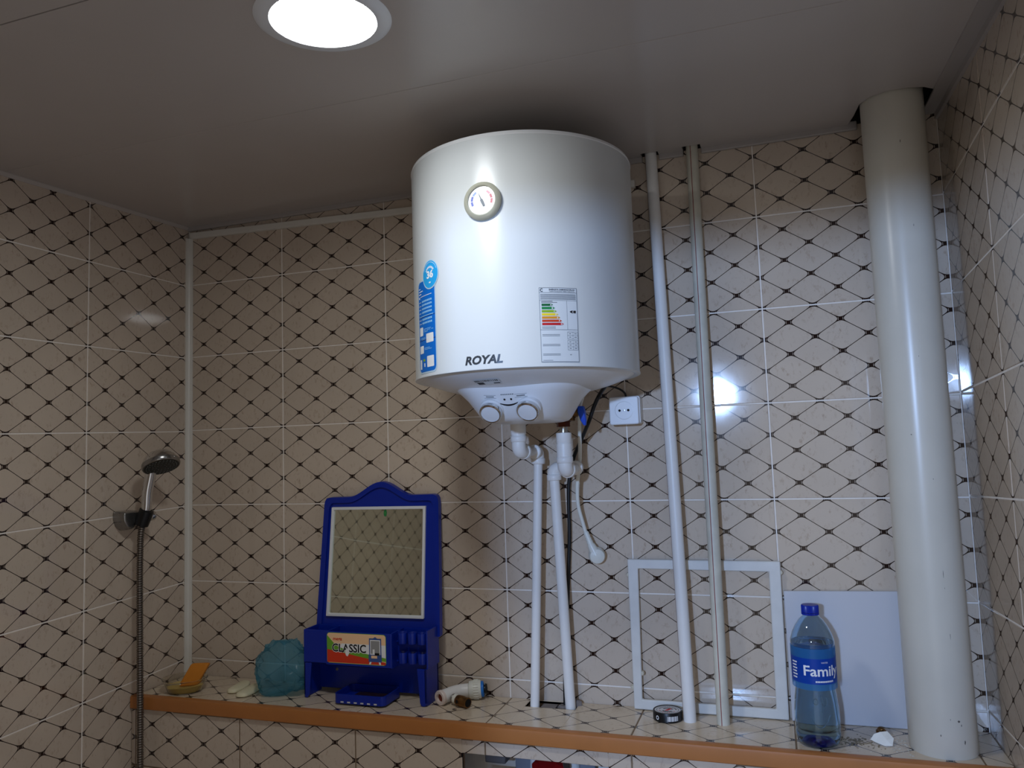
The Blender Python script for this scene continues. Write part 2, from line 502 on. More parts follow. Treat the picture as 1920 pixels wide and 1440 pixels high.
# left wall
wl = slab('wall_left', (-0.1, YD - 0.1, ZFLOOR), (-0.0012, 0.0, 0.80), GROUT)
lcol = lambda k, v: -0.0277 + 0.3 * k if k < 0 else 0.0
fill_tiles(wl, lambda u, v, d: Vector((d, u, v)), ((-7, 0), lcol), ((-7, 4), lambda k, u: 0.2 * k + (0.0315 - 0.034 * 0.2 * k) * max(u, -1.0)),
           (YD + 0.002, ZFLOOR + 0.002, -0.001, 0.80), lambda u, v, i, j, uf, vf: (10 * (u + 0.0277), 3 * (v - vf(j, u)) / (vf(j + 1, u) - vf(j, u))), TILE)
# right wall
wr = slab('wall_right', (XR + 0.0012, YD - 0.1, ZFLOOR), (XR + 0.1, 0.0, 0.80), GROUT)
rcol = lambda k, v: 0.3 * k + 0.008 - 0.0308 * v if k < 0 else 0.3 * k
fill_tiles(wr, lambda u, v, d: Vector((XR - d, u, v)), ((-6, 0), rcol), ((-7, 4), lambda k, u: 0.2 * k - 0.043 * max(u, -1.0)),
           (YD + 0.002, ZFLOOR + 0.002, -0.001, 0.80), pat_grid, TILE)
# wall with the doorway, behind the camera
JX = 1.059; HZ = 0.4835
slab('wall_front', (-0.1, YD - 0.1, ZFLOOR), (JX, YD, 0.80), pmat('front_wall', (196, 182, 166), 0.3))
lt = MB().box((JX, YD - 0.1, HZ), (XR + 0.1, YD, 0.80)).build('trim_4', PVC, smooth=0); lt['kind'] = 'structure'
slab('floor', (-0.1, YD - 0.1, ZFLOOR - 0.1), (XR + 0.1, 0.1, ZFLOOR), pmat('floor_tile', (176, 158, 140), 0.4, noise=0.15))
# ceiling: pvc panels under a dark slab
ce = MB().box((-0.1, YD - 0.1, 0.80), (XR + 0.1, 0.1, 0.9)).box((-0.1, 0.0, 0.768), (XR + 0.1, 0.1, 0.80)).build('ceiling', CEILD, smooth=0); ce['kind'] = 'structure'
LCX, LCY = 0.945, -0.807
def ceil_panel(poly, name='panel'):
    m = MB(); m.prism(poly, lambda u, v, d: Vector((u, v, zc(v) + d)), 0.0, 0.010)
    return m.build(name, CEIL, ce, smooth=0, bevel=0.0012)
ys = [0.0, -0.55, -0.97, -1.39, -1.81, YD - 0.05]
bigcut = [(1.828, 0.0), (1.832, -0.13), (1.806, -0.155), (1.775, -0.166), (1.742, -0.166), (1.716, -0.150), (1.700, -0.118), (1.696, -0.06), (1.688, 0.0)]
g = 0.0007
# panel against the back wall with cut-outs for the risers
ceil_panel([(0, -0.55 + g), (XR, -0.55 + g), (XR, 0)] + bigcut + [(1.391, 0), (1.391, -0.034), (1.353, -0.034), (1.353, 0), (1.299, 0), (1.299, -0.030), (1.262, -0.030), (1.262, 0), (0, 0)])
hole = [(LCX + 0.080 * math.cos(a), LCY + 0.080 * math.sin(a)) for a in [2 * PI * k / 36 for k in range(36)]]
yt, yb = -0.55 - g, -0.97 + g
half1 = [(XR, yb), (XR, yt), (LCX, yt)] + [(LCX + 0.08 * math.sin(a), LCY + 0.08 * math.cos(a)) for a in [PI * k / 18 for k in range(19)]] + [(LCX, yb)]
half2 = [(0, yt), (0, yb), (LCX, yb)] + [(LCX - 0.08 * math.sin(a), LCY - 0.08 * math.cos(a)) for a in [PI * k / 18 for k in range(19)]] + [(LCX, yt)]
m = MB()
for hp in (half1, half2): m.prism(hp, lambda u, v, d: Vector((u, v, zc(v) + d)), 0.0, 0.010)
m.build('panel', CEIL, ce, smooth=0)
for a, b in zip(ys[2:], ys[3:]): ceil_panel([(0, b + g), (XR, b + g), (XR, a - g), (0, a - g)])

# cornice strips and corner trim
def strip(name, a, b):
    o = MB().box(a, b).build(name, CORN, smooth=0, bevel=0.002, loc=a); o['kind'] = 'structure'; return o
c = 0
for k, (x0, x1) in enumerate(((0.0, 1.262), (1.299, 1.353), (1.391, 1.706))):
    o = strip('trim_%d' % (5 + k), (x0, -0.009, 0.7535), (x1, -0.0005, 0.772))
m = MB().prism([(XR - 0.030, 0.0), (XR - 0.030, 0.004), (XR - 0.006, 0.004), (XR - 0.006, 0.016), (XR, 0.016), (XR, 0.0)][::-1], lambda u, v, d: Vector((u, d, zc(d) - v)), -0.01, YD)
o = m.build('trim_2', CORN, smooth=0); o['kind'] = 'structure'
m = MB().prism([(0, 0), (0.008, 0), (0.008, 0.002), (0.002, 0.008), (0, 0.008)], lambda u, v, d: Vector((u, d, zc(d) - v)), -0.01, YD)
o = m.build('trim_3', CEIL, smooth=0); o['kind'] = 'structure'
m = MB().prism([(0, 0), (0.014, 0), (0.014, -0.003), (0.008, -0.005), (0.005, -0.008), (0.003, -0.014), (0, -0.014)], lambda u, v, d: Vector((u, v - 0.0005, d)), ZL, 0.733)
o = m.build('trim_1', PVC, smooth=0); o['kind'] = 'structure'

# ------------------------------------------------------------------ tiled ledge
ledge = thing('tiled_ledge', 'boxed-in ledge under the water heater, tiled in cream diamonds with a wooden front edge', 'ledge', (0.93, -0.1, ZL))
HX0, HX1, HY0, HY1 = 0.953, 1.066, -0.052, -0.006      # riser hole
OX0, OX1, OZ = 0.860, 1.165, -0.497                    # service opening in the front
m = MB()
zt = ZL - 0.0012
for a, b in (((0, YF, zt - 0.03), (HX0, 0, zt)), ((HX1, YF, zt - 0.03), (XR, 0, zt)), ((HX0, YF, zt - 0.03), (HX1, HY0, zt)), ((HX0, HY1, zt - 0.03), (HX1, 0, zt)),
             ((0, YF + 0.0012, ZFLOOR), (OX0, YF + 0.014, zt - 0.03)), ((OX1, YF + 0.0012, ZFLOOR), (XR, YF + 0.014, zt - 0.03)),
             ((OX0, YF + 0.0012, OZ), (OX1, YF + 0.014, zt - 0.03)), ((OX0, YF + 0.0012, ZFLOOR), (OX1, YF + 0.014, -0.75))):
    m.box(a, b)
m.build('ledge_body', LGROUT, ledge, smooth=0)
fill_tiles(ledge, lambda u, v, d: Vector((u, v, ZL + d)), ((-1, 7), lambda k, v: 0.303 + 0.3012 * k - 0.3), ((0, 1), lambda k, u: -0.1886 + 0.1876 * k),
           (0.001, YF + 0.001, XR - 0.001, -0.001), lambda u, v, i, j, uf, vf: ((u - 0.905) / 0.1003, (v + 0.0436) / 0.08), LTILE, holes=((HX0, HY0, HX1, HY1),), tilt=0.0004, name='ledge_tile')
fcols = lambda k, v: 0.3117 + 0.2995 * k
fill_tiles(ledge, lambda u, v, d: Vector((u, YF - d, v)), ((-2, 6), fcols), ((-6, 1), lambda k, u: -0.4033 + 0.2 * k - 0.2 + 0.003),
           (0.001, ZFLOOR + 0.01, XR - 0.001, ZL - 0.004), lambda u, v, i, j, uf, vf: ((u - 0.3117) / 0.0998, (v + 0.468) / 0.0667), TILE, holes=((OX0, -0.75, OX1, OZ),), name='front_tile')
m = MB()
# wooden edging profile: thin flange on top, rounded nose, front face
prof = [(-0.176, 0.0), (-0.176, 0.0022), (-0.190, 0.0026), (-0.1945, 0.0010), (-0.1955, -0.004), (-0.1955, -0.0255), (-0.1945, -0.0270), (-0.1888, -0.0270), (-0.1888, 0.0)]
m.prism(prof, lambda u, v, d: Vector((d, u, ZL + v)), 0.003, XR - 0.002)
m.build('wooden_edging', WOOD, ledge, smooth=25)
m = MB()
rnd = random.Random(3)
def lump(m, c, s, seed, mat=0):
    r = random.Random(seed)
    bm = bmesh.new(); bmesh.ops.create_icosphere(bm, subdivisions=1 if s[0] < 0.004 else 2, radius=1)
    vs = []
    for v in bm.verts:
        k = 1 + r.uniform(-0.18, 0.18); vs.append(Vector((c[0] + v.co.x * s[0] * k, c[1] + v.co.y * s[1] * k, c[2] + v.co.z * s[2] * k)))
    fs = [tuple(x.index for x in f.verts) for f in bm.faces]; bm.free()
    m.add(vs, fs, mat)
m.box((0.985, -0.046, -0.47), (1.018, -0.012, ZL - 0.004)); lump(m, (1.032, -0.022, ZL - 0.012), (0.014, 0.014, 0.012), 2); lump(m, (1.064, -0.020, ZL + 0.002), (0.010, 0.008, 0.010), 5)
m.build('mortar_lump', MORTAR, ledge, smooth=0)
# grime heap by the drain stack
m = MB()
for k in range(150):
    x = rnd.gauss(1.612, 0.022); y = rnd.gauss(-0.108, 0.012)
    s = rnd.uniform(0.0005, 0.0017)
    lump(m, (x, y, ZL + s * 0.3), (s * 1.5, s * 1.3, s * 0.6), k)
o = m.build('grime', pmat('grime_grey', (134, 122, 102), 0.95, noise=0.5, nscale=200), ledge, smooth=0); o['kind'] = 'stuff'
m = MB()
for k in range(120):
    x = rnd.gauss(1.68, 0.025); y = rnd.gauss(-0.10, 0.026)
    s = rnd.uniform(0.0005, 0.0018)
    lump(m, (x, y, ZL + s * 0.3), (s * 1.4, s * 1.2, s * 0.6), 100 + k)
o = m.build('plaster_crumbs', pmat('plaster_white', (200, 194, 182), 0.95), ledge, smooth=0); o['kind'] = 'stuff'

# inside the service opening
vt = thing('gate_valve', 'red-handled valve on a pipe inside the dark opening under the ledge', 'valve', (1.02, -0.10, -0.56))
m = MB().tube([(0.862, -0.10, -0.575), (1.16, -0.10, -0.575)], 0.0135, 14); m.build('pipe', PPRD, vt)
m = MB().tube([(0.99, -0.10, -0.575), (1.05, -0.10, -0.575)], 0.019, 8); m.tube([(1.02, -0.10, -0.575), (1.02, -0.115, -0.535)], 0.008, 10); m.build('valve_body', BRASS, vt)
hm = axis_mtx((1.02, -0.118, -0.528), (0, -0.35, 1))
m = MB().lathe([(0, 0), (0.020, -0.001), (0.034, -0.006), (0.035, -0.013), (0.020, -0.016), (0, -0.016)], hm, 8); m.build('handle', RED, vt, smooth=0)
gb = MB().box((0.868, -0.082, -0.555), (0.915, -0.035, -0.505)).build('junction_box', pmat('grey_box', (110, 108, 112), 0.6), bevel=0.003, loc=(0.89, -0.1, -0.6))
tag(gb, 'small grey box at the left end of the opening under the ledge', 'box')
bk = MB().box((0.92, -0.032, -0.74), (1.10, -0.020, -0.505)).build('foam_sheet', pmat('pale_sheet', (130, 134, 146), 0.7), smooth=0, bevel=0.002, loc=(1.0, -0.03, -0.74))
tag(bk, 'pale grey sheet standing at the back of the opening under the ledge', 'sheet')

# ------------------------------------------------------------------ recessed ceiling lamp
lz = zc(LCY)
lamp = thing('ceiling_lamp', 'round recessed ceiling lamp glowing white', 'lamp', (LCX, LCY, lz))
lm = Matrix.Translation((LCX, LCY, lz)) @ Matrix.Rotation(math.atan(0.05), 4, 'X')
m = MB().lathe([(0.0705, 0.004), (0.0708, -0.002), (0.0740, -0.0045), (0.0880, -0.0040), (0.0945, -0.0005), (0.0945, 0.0), (0.079, 0.0005), (0.079, 0.004)], lm, 64)
m.build('trim_ring', PLASTW, lamp)
em = bpy.data.materials.new('lamp_glow'); em.use_nodes = True
bb = em.node_tree.nodes['Principled BSDF']
bb.inputs['Base Color'].default_value = (0.9, 0.9, 0.9, 1)
bb.inputs['Emission Color'].default_value = (*LAMP_COL, 1); bb.inputs['Emission Strength'].default_value = LAMP_EMIT
m = MB().lathe([(0, -0.0012), (0.04, -0.0010), (0.0707, 0.0006)], lm, 64)
m.build('diffuser', em, lamp)
m = MB().lathe([(0.0785, 0.004), (0.0785, 0.020), (0, 0.020)], lm, 32); m.build('housing', CHROMED, lamp)

# ------------------------------------------------------------------ cable trunking under the ceiling
tr_ = thing('cable_trunking', 'slim white cable trunking running along the wall under the ceiling', 'trunking', (0.6, -0.006, 0.72))
def trz(x): return 0.7475 - 0.0265 * x
m = MB().prism([(0.012, trz(0) - 0.0165), (1.243, trz(1.243) - 0.0165), (1.243, trz(1.243) + 0.000), (0.012, trz(0))], lambda u, v, d: Vector((u, d, v)), -0.0005, -0.012)
m.build('lid', PVC, tr_, smooth=0, bevel=0.0015)
m = MB().lathe([(0, 0.0), (0.007, 0.0), (0.007, 0.006), (0, 0.006)], axis_mtx((0.0005, -0.018, 0.727), (1, 0, 0)), 16); m.build('cable_hole', DARK, tr_)

# ------------------------------------------------------------------ water heater
HXC, HYC, HR = 1.047, -0.2415, 0.2215
HZ0, HZ1 = 0.2605, 0.676
heater = thing('water_heater', 'white cylindrical electric water heater with a dial and two control knobs on the tiled wall', 'water heater', (HXC, HYC, 0.17))
hm = Matrix.Translation((HXC, HYC, 0))
m = MB().lathe([(HR - 0.012, HZ0 - 0.003), (HR - 0.003, HZ0 - 0.005), (HR + 0.0009, HZ0 - 0.0035), (HR + 0.0009, HZ0 - 0.0010), (HR, HZ0 + 0.0015), (HR, HZ1 - 0.010),
                (HR, HZ1 - 0.006)], hm, 128)
m.build('tank_shell', ENAMEL, heater)
m = MB().lathe([(HR, HZ1 - 0.006), (HR + 0.0008, HZ1 - 0.004), (HR - 0.001, HZ1 + 0.001), (HR - 0.006, HZ1 + 0.003), (HR - 0.03, HZ1 + 0.006), (HR * 0.5, HZ1 + 0.016), (0, HZ1 + 0.02)], hm, 128)
m.build('top_cap', PLASTW, heater)
dome_prof = [(HR - 0.012, HZ0 - 0.003), (HR - 0.016, HZ0 - 0.0055), (HR - 0.030, HZ0 - 0.0120), (HR - 0.055, HZ0 - 0.0205), (HR - 0.085, HZ0 - 0.0285), (HR - 0.13, HZ0 - 0.036), (HR - 0.18, HZ0 - 0.039), (0, HZ0 - 0.040)]
m = MB().lathe(dome_prof, hm, 96)
m.build('bottom_cover', PLASTW, heater, smooth=60)
# wall bracket, behind the tank
m = MB().box((HXC - 0.13, -0.022, 0.545), (HXC + 0.13, -0.0005, 0.575)); m.build('wall_bracket', STEEL, heater, smooth=0)
# control housing, lofted
levels = [(0.2480, 0.131, 0.137, -0.243, 0.105), (0.2330, 0.1275, 0.1350, -0.243, 0.102), (0.2235, 0.1165, 0.1325, -0.243, 0.098), (0.2120, 0.105, 0.126, -0.243, 0.096), (0.2000, 0.0965, 0.1185, -0.243, 0.094),
          (0.1880, 0.0885, 0.1085, -0.243, 0.092), (0.1780, 0.082, 0.099, -0.243, 0.090), (0.1725, 0.076, 0.090, -0.243, 0.086), (0.1705, 0.067, 0.080, -0.243, 0.078)]
rings = []
for z, a, bf, yc, bb_ in levels:
    ring = []
    for k in range(72):
        t = 2 * PI * k / 72; cs, sn = math.cos(t), math.sin(t)
        n_ = 3.0 if sn < 0 else 2.4
        x = a * math.copysign(abs(cs) ** (2 / n_), cs); y = (bf if sn < 0 else bb_) * math.copysign(abs(sn) ** (2 / n_), sn)
        ring.append((HXC + x, yc + y, z))
    rings.append(ring)
m = MB().loft(rings)
hous = m.build('control_housing', PLASTW, heater, smooth=50)
bv = BVHTree.FromPolygons([tuple(v) for v in m.v], m.f)
fnrm = Vector((0, -0.76, -0.65)).normalized(); fup = Vector((0, -0.65, 0.76)).normalized(); fo = Vector((HXC, -0.356, 0.1845))
def on_housing(u, v, lift):
    p = fo + Vector((1, 0, 0)) * u + fup * v + fnrm * 0.08
    h = bv.ray_cast(p, -fnrm)
    q = h[0] if h[0] is not None else p - fnrm * 0.08
    return q + fnrm * (0.0004 + lift)
for kx in (-0.0355, 0.0365):
    kp = on_housing(kx, 0.007, 0); km = axis_mtx(kp - fnrm * 0.006, fnrm)
    kn = MB().lathe([(0.0225, 0.0), (0.0225, 0.009), (0.0205, 0.0115), (0.0202, 0.017)], km, 40).build('knob', PLASTW, heater)
    MB().lathe([(0.0202, 0.013), (0.0211, 0.0145), (0.0211, 0.0210), (0.0196, 0.0230), (0.0176, 0.0225), (0.0176, 0.0210)], km, 40).build('chrome_ring', CHROME, kn)
    MB().lathe([(0.0177, 0.0212), (0.012, 0.0222), (0, 0.0226)], km, 40).build('knob_face', PLASTW, kn)
d = Decal(on_housing)
SY = 0.0215
pts = [(-0.021 + 0.042 * i / 20) for i in range(21)]
for a, b in zip(pts, pts[1:]):
    f = lambda u: SY + 0.0065 * ((u / 0.021) ** 2 - 1); w = lambda u: 0.0016 * (1 - (u / 0.0215) ** 2) + 0.0002
    d.mb.add([on_housing(a, f(a) - w(a), 0), on_housing(b, f(b) - w(b), 0), on_housing(b, f(b) + w(b), 0), on_housing(a, f(a) + w(a), 0)], [(0, 1, 2, 3)], 0)
for ex in (-0.0065, 0.0065): d.arc(ex, SY + 0.0055, 0, 0.0021, 0, 360, 0, n=12)
for x0 in (-0.046, 0.014):
    for s_ in (0, 1): d.rect(x0, SY + 0.008 + 0.0065 * s_, x0 + 0.024, SY + 0.0086 + 0.0065 * s_, 1, nu=3)
    d.rect(x0 + 0.004, SY + 0.0105, x0 + 0.020, SY + 0.0125, 1, nu=3)
for k in range(7): d.rect(-0.012 + 0.0037 * k, SY + 0.0145, -0.0095 + 0.0037 * k, SY + 0.0165, 1)
d.build('smile_print', [INK, INKG], heater)

def on_tank(u, v, lift):
    a = u / HR
    return Vector((HXC + (HR + 0.0003 + lift) * math.sin(a), HYC - (HR + 0.0003 + lift) * math.cos(a), v))
# thermometer
TZ = 0.5535
tm = axis_mtx(on_tank(-0.001, TZ, -0.001), (0, -1, 0))
MB_ = MB().lathe([(0.0345, 0.0), (0.0345, 0.005), (0.032, 0.0085), (0.0275, 0.0105), (0.0258, 0.0095), (0.0255, 0.0065)], tm, 56)
bez_o = MB_.build('thermometer', BEZEL, heater)
MB().lathe([(0.0257, 0.0068), (0, 0.0068)], tm, 48).build('dial_face', DIAL, bez_o)
d = Decal(lambda u, v, l: tm @ Vector((u, -v, 0.0072 + l)) if False else Vector((HXC - 0.001 + u, HYC - HR + 0.001 - 0.0072 - l, TZ + v)))
for a0, a1, mt in ((206, 182, 0), (179, 152, 0), (149, 122, 1), (60, 34, 2), (31, 8, 3), (5, -20, 3)):
    d.arc(0, 0, 0.0165, 0.0205, a0, a1, mt)
d.build('scale', [INKC['blue1'], INKC['blue2'], INKC['pink'], INKC['rose']], bez_o)
nd = Decal(lambda u, v, l: Vector((HXC - 0.001 + u, HYC - HR + 0.001 - 0.0085 - l, TZ + v)))
ca, sa = math.cos(math.radians(112)), math.sin(math.radians(112))
ndp = lambda a, b: (a * ca - b * sa, a * sa + b * ca)
nd.poly([ndp(0.018, 0), ndp(0.002, 0.0011), ndp(0.002, 0.0024), ndp(-0.003, 0.0024), ndp(-0.011, 0.0018), ndp(-0.011, -0.0018), ndp(-0.003, -0.0024), ndp(0.002, -0.0024), ndp(0.002, -0.0011)], 0)
nd.build('needle', [pmat('needle_grey', (70, 84, 96), 0.4)], bez_o)
# badge lettering
d = Decal(on_tank)
d.text('ROYAL', -0.0455, 0.2672, 0.0200, 0, bold=0.0008, shear=0.22, width=0.0715)
d.build('badge', [INKM], heater)
# energy label
d = Decal(on_tank)
U0, U1, V0, V1 = 0.0921, 0.1605, 0.2645, 0.394
def EL(fx, fy): return (U0 + (U1 - U0) * fx, V1 - (V1 - V0) * fy)
def er(x0, y0, x1, y1, mt, lift=0.0002, nu=4):
    a = EL(x0, y1); b = EL(x1, y0); d.rect(a[0], a[1], b[0], b[1], mt, lift, nu)
er(0, 0, 1, 1, 0, 0.0, 24)
for x0, y0, x1, y1 in ((0, 0, 1, 0.006), (0, 0.994, 1, 1), (0, 0, 0.010, 1), (0.99, 0, 1, 1), (0, 0.065, 1, 0.070), (0, 0.172, 1, 0.176), (0, 0.566, 1, 0.571), (0.71, 0.172, 0.716, 0.566)): er(x0, y0, x1, y1, 2, nu=8 if x1 - x0 > .5 else 1)
a = EL(0.26, 0.036); d.text('ENERGIYA SAMARADORLIGI', a[0], a[1], 0.0036, 1, 0.0003, bold=0.00008, width=(U1 - U0) * 0.68)
a = EL(0.26, 0.060); d.text('ЭНЕРГЕТИЧЕСКАЯ ЭФФЕКТИВНОСТЬ', a[0], a[1], 0.0028, 1, 0.0003, width=(U1 - U0) * 0.68)
a = EL(0.07, 0.034); d.arc(a[0], a[1], 0.0018, 0.0030, 40, 320, 1, 0.0003, 10)
for k in range(5): er(0.03, 0.088 + 0.016 * k, 0.97, 0.096 + 0.016 * k, 2, nu=8)
er(0.05, 0.183, 0.34, 0.189, 1); er(0.05, 0.198, 0.46, 0.204, 1)
for k, (col, w) in enumerate(zip((3, 4, 5, 6, 7, 8, 9), (0.30, 0.345, 0.39, 0.43, 0.475, 0.52, 0.565))):
    y0 = 0.218 + 0.043 * k
    er(0.055, y0, w, y0 + 0.031, col, 0.0003, 8)
    a, b, c_ = EL(w, y0 + 0.031), EL(w + 0.05, y0 + 0.0155), EL(w, y0); d.mb.add([on_tank(a[0], a[1], 0.0003), on_tank(b[0], b[1], 0.0003), on_tank(c_[0], c_[1], 0.0003)], [(0, 1, 2)], col)
    a = EL(w - 0.03, y0 + 0.027); d.text('ABCDEFG'[k], a[0], a[1], 0.0042, 10, 0.0005, bold=0.0001)
pts = [EL(0.78, 0.325), EL(0.84, 0.308), EL(0.955, 0.308), EL(0.955, 0.343), EL(0.84, 0.343)]
d.poly(pts[::-1], 1, 0.0003); a = EL(0.855, 0.338); d.text('C', a[0], a[1], 0.0046, 10, 0.0005, bold=0.0001)
for y in (0.527, 0.545, 0.630, 0.648, 0.762, 0.780, 0.890, 0.906): er(0.05, y, 0.40 if y < 0.6 else 0.50, y + 0.006, 2)
er(0.05, 0.975, 0.30, 0.980, 2)
for (t, b, n) in ((0.596, 0.690, 2), (0.708, 0.838, 3)):
    for k in range(n + 1): yy = t + (b - t) * k / n; er(0.70, yy, 0.985, yy + 0.004, 2)
    for x in (0.70, 0.845, 0.98): er(x, t, x + 0.006, b, 2, nu=1)
    for k in range(n):
        yy = t + (b - t) * (k + 0.45) / n; er(0.745, yy, 0.80, yy + 0.008, 2, nu=1); er(0.885, yy, 0.955, yy + 0.008, 2, nu=1)
er(0.75, 0.90, 0.80, 0.907, 2, nu=1)
d.build('energy_label', [PAPER, INK, INKG] + [INKC[k] for k in ('dgreen', 'green', 'lime', 'yellow', 'orange', 'redorange', 'red')] + [INKW], heater)
# blue sticker
d = Decal(on_tank)
A0, A1, B0, B1 = -0.183, -0.117, 0.2665, 0.4370
def rr_poly(x0, y0, x1, y1, r, mt, lift):
    d.rounded(x0, y0, x1, y1, r, mt, lift)
rr_poly(A0 - 0.003, B0 - 0.003, A1 + 0.003, B1 + 0.003, 0.012, 1, 0.0)
rr_poly(A0, B0, A1, B1, 0.010, 0, 0.00015)
wS = A1 - A0; hS = B1 - B0
def SP(fx, fy): return (A0 + wS * fx, B1 - hS * fy)
def sr(x0, y0, x1, y1, mt, lift=0.0003, nu=2):
    a = SP(x0, y1); b = SP(x1, y0); d.rect(a[0], a[1], b[0], b[1], mt, lift, nu)
for y, w in ((0.07, 0.12), (0.10, 0.28), (0.13, 0.18)): sr(0.05, y, 0.05 + w, y + 0.010, 3)
sr(0.05, 0.165, 0.12, 0.185, 3); sr(0.16, 0.163, 0.85, 0.169, 3, nu=4)
for k, y in enumerate((0.215, 0.255, 0.297, 0.337, 0.415, 0.455)):
    sr(0.05, y + 0.008, 0.20, y + 0.013, 3)
    for q in range(7): sr(0.27 + 0.085 * q, y, 0.335 + 0.085 * q, y + 0.020, 2)
sr(0.05, 0.383, 0.92, 0.391, 2, nu=4); sr(0.0, 0.393, 1.0, 0.401, 5, nu=4)
for (x0, y0, x1, y1) in ((0.06, 0.505, 0.30, 0.600), (0.50, 0.590, 0.90, 0.690), (0.06, 0.710, 0.32, 0.795)):
    d.rounded(*SP(x0, y1), *SP(x1, y0), 0.002, 3, 0.0003)
for x0, y0, x1 in ((0.36, 0.53, 0.78), (0.36, 0.545, 0.9), (0.36, 0.56, 0.6), (0.1, 0.625, 0.44), (0.2, 0.64, 0.44), (0.38, 0.74, 0.7), (0.38, 0.755, 0.8)): sr(x0, y0, x1, y0 + 0.005, 2)
sr(0.0, 0.648, 1.0, 0.656, 5, nu=4)
d.rounded(*SP(0.52, 0.955), *SP(0.90, 0.835), 0.002, 3, 0.0003)
sr(0.05, 0.86, 0.17, 0.965, 3); sr(0.27, 0.86, 0.40, 0.885, 4); sr(0.33, 0.905, 0.40, 0.945, 3)
cu, cv = -0.1305, 0.4445
d.rounded(cu - 0.0275, cv - 0.0275, cu + 0.0275, cv + 0.0275, 0.02749, 1, 0.0006, 14, 2); d.rounded(cu - 0.0252, cv - 0.0252, cu + 0.0252, cv + 0.0252, 0.02519, 6, 0.0008, 14, 2)
d.arc(cu, cv, 0.0222, 0.0228, 20, 160, 3, 0.0010, 16)
for k in range(9):
    a0 = 148 - 13 * k; d.arc(cu, cv - 0.001, 0.0125, 0.0165, a0, a0 - 9, 3, 0.0010, 3)
d.text('36', cu - 0.0105, cv - 0.0065, 0.0185, 3, 0.0010, bold=0.0008, width=0.022)
d.rect(cu - 0.003, cv - 0.0165, cu + 0.003, cv - 0.0140, 3, 0.0010)
d.build('blue_sticker', [STKB, STKE, pmat('sticker_pale', (150, 205, 240), 0.4), INKW, INKC['lime'], pmat('sticker_crease', (8, 50, 120), 0.4), STKL], heater)
# rating plate sticker under the tank
def under(u, v, lift):
    r = HR - 0.062 + v; a = u / 0.16
    x, y = HXC + r * math.sin(a), HYC - r * math.cos(a)
    return Vector((x, y, HZ0 - 0.0226 + 0.30 * v - 0.0012 - lift))
d = Decal(under)
d.rect(-0.045, 0.0, 0.002, 0.022, 0, 0.0, 6)
for k in range(14): d.rect(-0.043 + 0.0031 * k, 0.014, -0.0415 + 0.0031 * k + random.uniform(-.0006, .0008), 0.0205, 1, 0.0003)
d.rect(-0.043, 0.002, -0.030, 0.011, 1, 0.0003); d.rect(-0.012, 0.003, 0.0, 0.007, 1, 0.0003)
d.build('rating_label', [PAPER, INK], heater)
# nipples
for nx, zb in ((0.993, 0.165), (1.092, 0.180)):
    MB().tube([(nx, -0.15, 0.225), (nx, -0.15, zb)], 0.011, 20).build('nipple', STEEL, heater)

# ------------------------------------------------------------------ heater pipes
def elbow(m, corner, d1, d2, r_pipe, r_out, leg=0.020, mat=0, collar=0.010, R=0.014):
    """socket elbow: bend plus collars at both ends; d1, d2 point away from the corner"""
    c = Vector(corner); d1 = Vector(d1).normalized(); d2 = Vector(d2).normalized()
    a, b = c + d1 * leg, c + d2 * leg
    path = [a] + bez(c + d1 * R, c, c + d2 * R, 8) + [b]
    m.tube(path, r_out * 0.92, 22, mat)
    for q, dd in ((a, d1), (b, d2)):
        m.tube([q - dd * collar, q - dd * (collar * 0.86), q + dd * 0.0025, q + dd * 0.0035], [r_out * 0.94, r_out * 1.04, r_out * 1.04, r_out * 0.97], 22, mat)
hp = thing('heater_pipe', 'left white plastic pipe dropping from the water heater into the ledge', 'pipe', (0.974, -0.0434, ZL), 'heater connection pipes')
m = MB(); m.tube([(0.993, -0.15, 0.178), (0.993, -0.15, 0.150)], 0.0165, 24); m.tube([(0.993, -0.15, 0.150), (0.993, -0.15, 0.146)], 0.0152, 24); m.build('coupling', PPR, hp)
m = MB(); elbow(m, (0.993, -0.15, 0.114), (0, 0, 1), (0.09, 1, 0.0), 0.010, 0.0163, leg=0.030); m.build('elbow', PPR, hp, smooth=60)
MB().tube([(0.995, -0.125, 0.114), (1.002, -0.055, 0.114)], 0.0102, 20).build('cross_pipe', PPR, hp)
m = MB(); elbow(m, (1.0035, -0.045, 0.113), (-0.09, -1, 0), (-0.046, 0, -1), 0.010, 0.0150, leg=0.024); m.build('elbow', PPR, hp, smooth=60)
MB().tube([(1.0027, -0.045, 0.095), (0.974, -0.0434, ZL), (0.966, -0.043, -0.62)], 0.0101, 24).build('riser', PPR, hp)

hp2 = thing('heater_pipe', 'right white plastic pipe dropping from the water heater into the ledge', 'pipe', (1.0527, -0.0365, ZL), 'heater connection pipes')
m = MB(); m.tube([(1.092, -0.15, 0.182), (1.092, -0.15, 0.178), (1.092, -0.15, 0.162)], [0.012, 0.0142, 0.0142], 6); m.build('union_nut', BRASSD, hp2, smooth=0)
MB().tube([(1.092, -0.15, 0.163), (1.092, -0.15, 0.146)], 0.0085, 16).build('threaded_end', STEEL, hp2)
m = MB(); m.tube([(1.092, -0.15, 0.150), (1.092, -0.15, 0.149), (1.092, -0.15, 0.130), (1.092, -0.15, 0.1285), (1.092, -0.15, 0.127), (1.092, -0.15, 0.098)], [0.0145, 0.0160, 0.0160, 0.0150, 0.0162, 0.0162], 24); m.build('coupling', PPR, hp2)
m = MB(); elbow(m, (1.092, -0.15, 0.073), (0, 0, 1), (0.02, 1, 0), 0.010, 0.0166, leg=0.024); m.build('elbow', PPR, hp2, smooth=60)
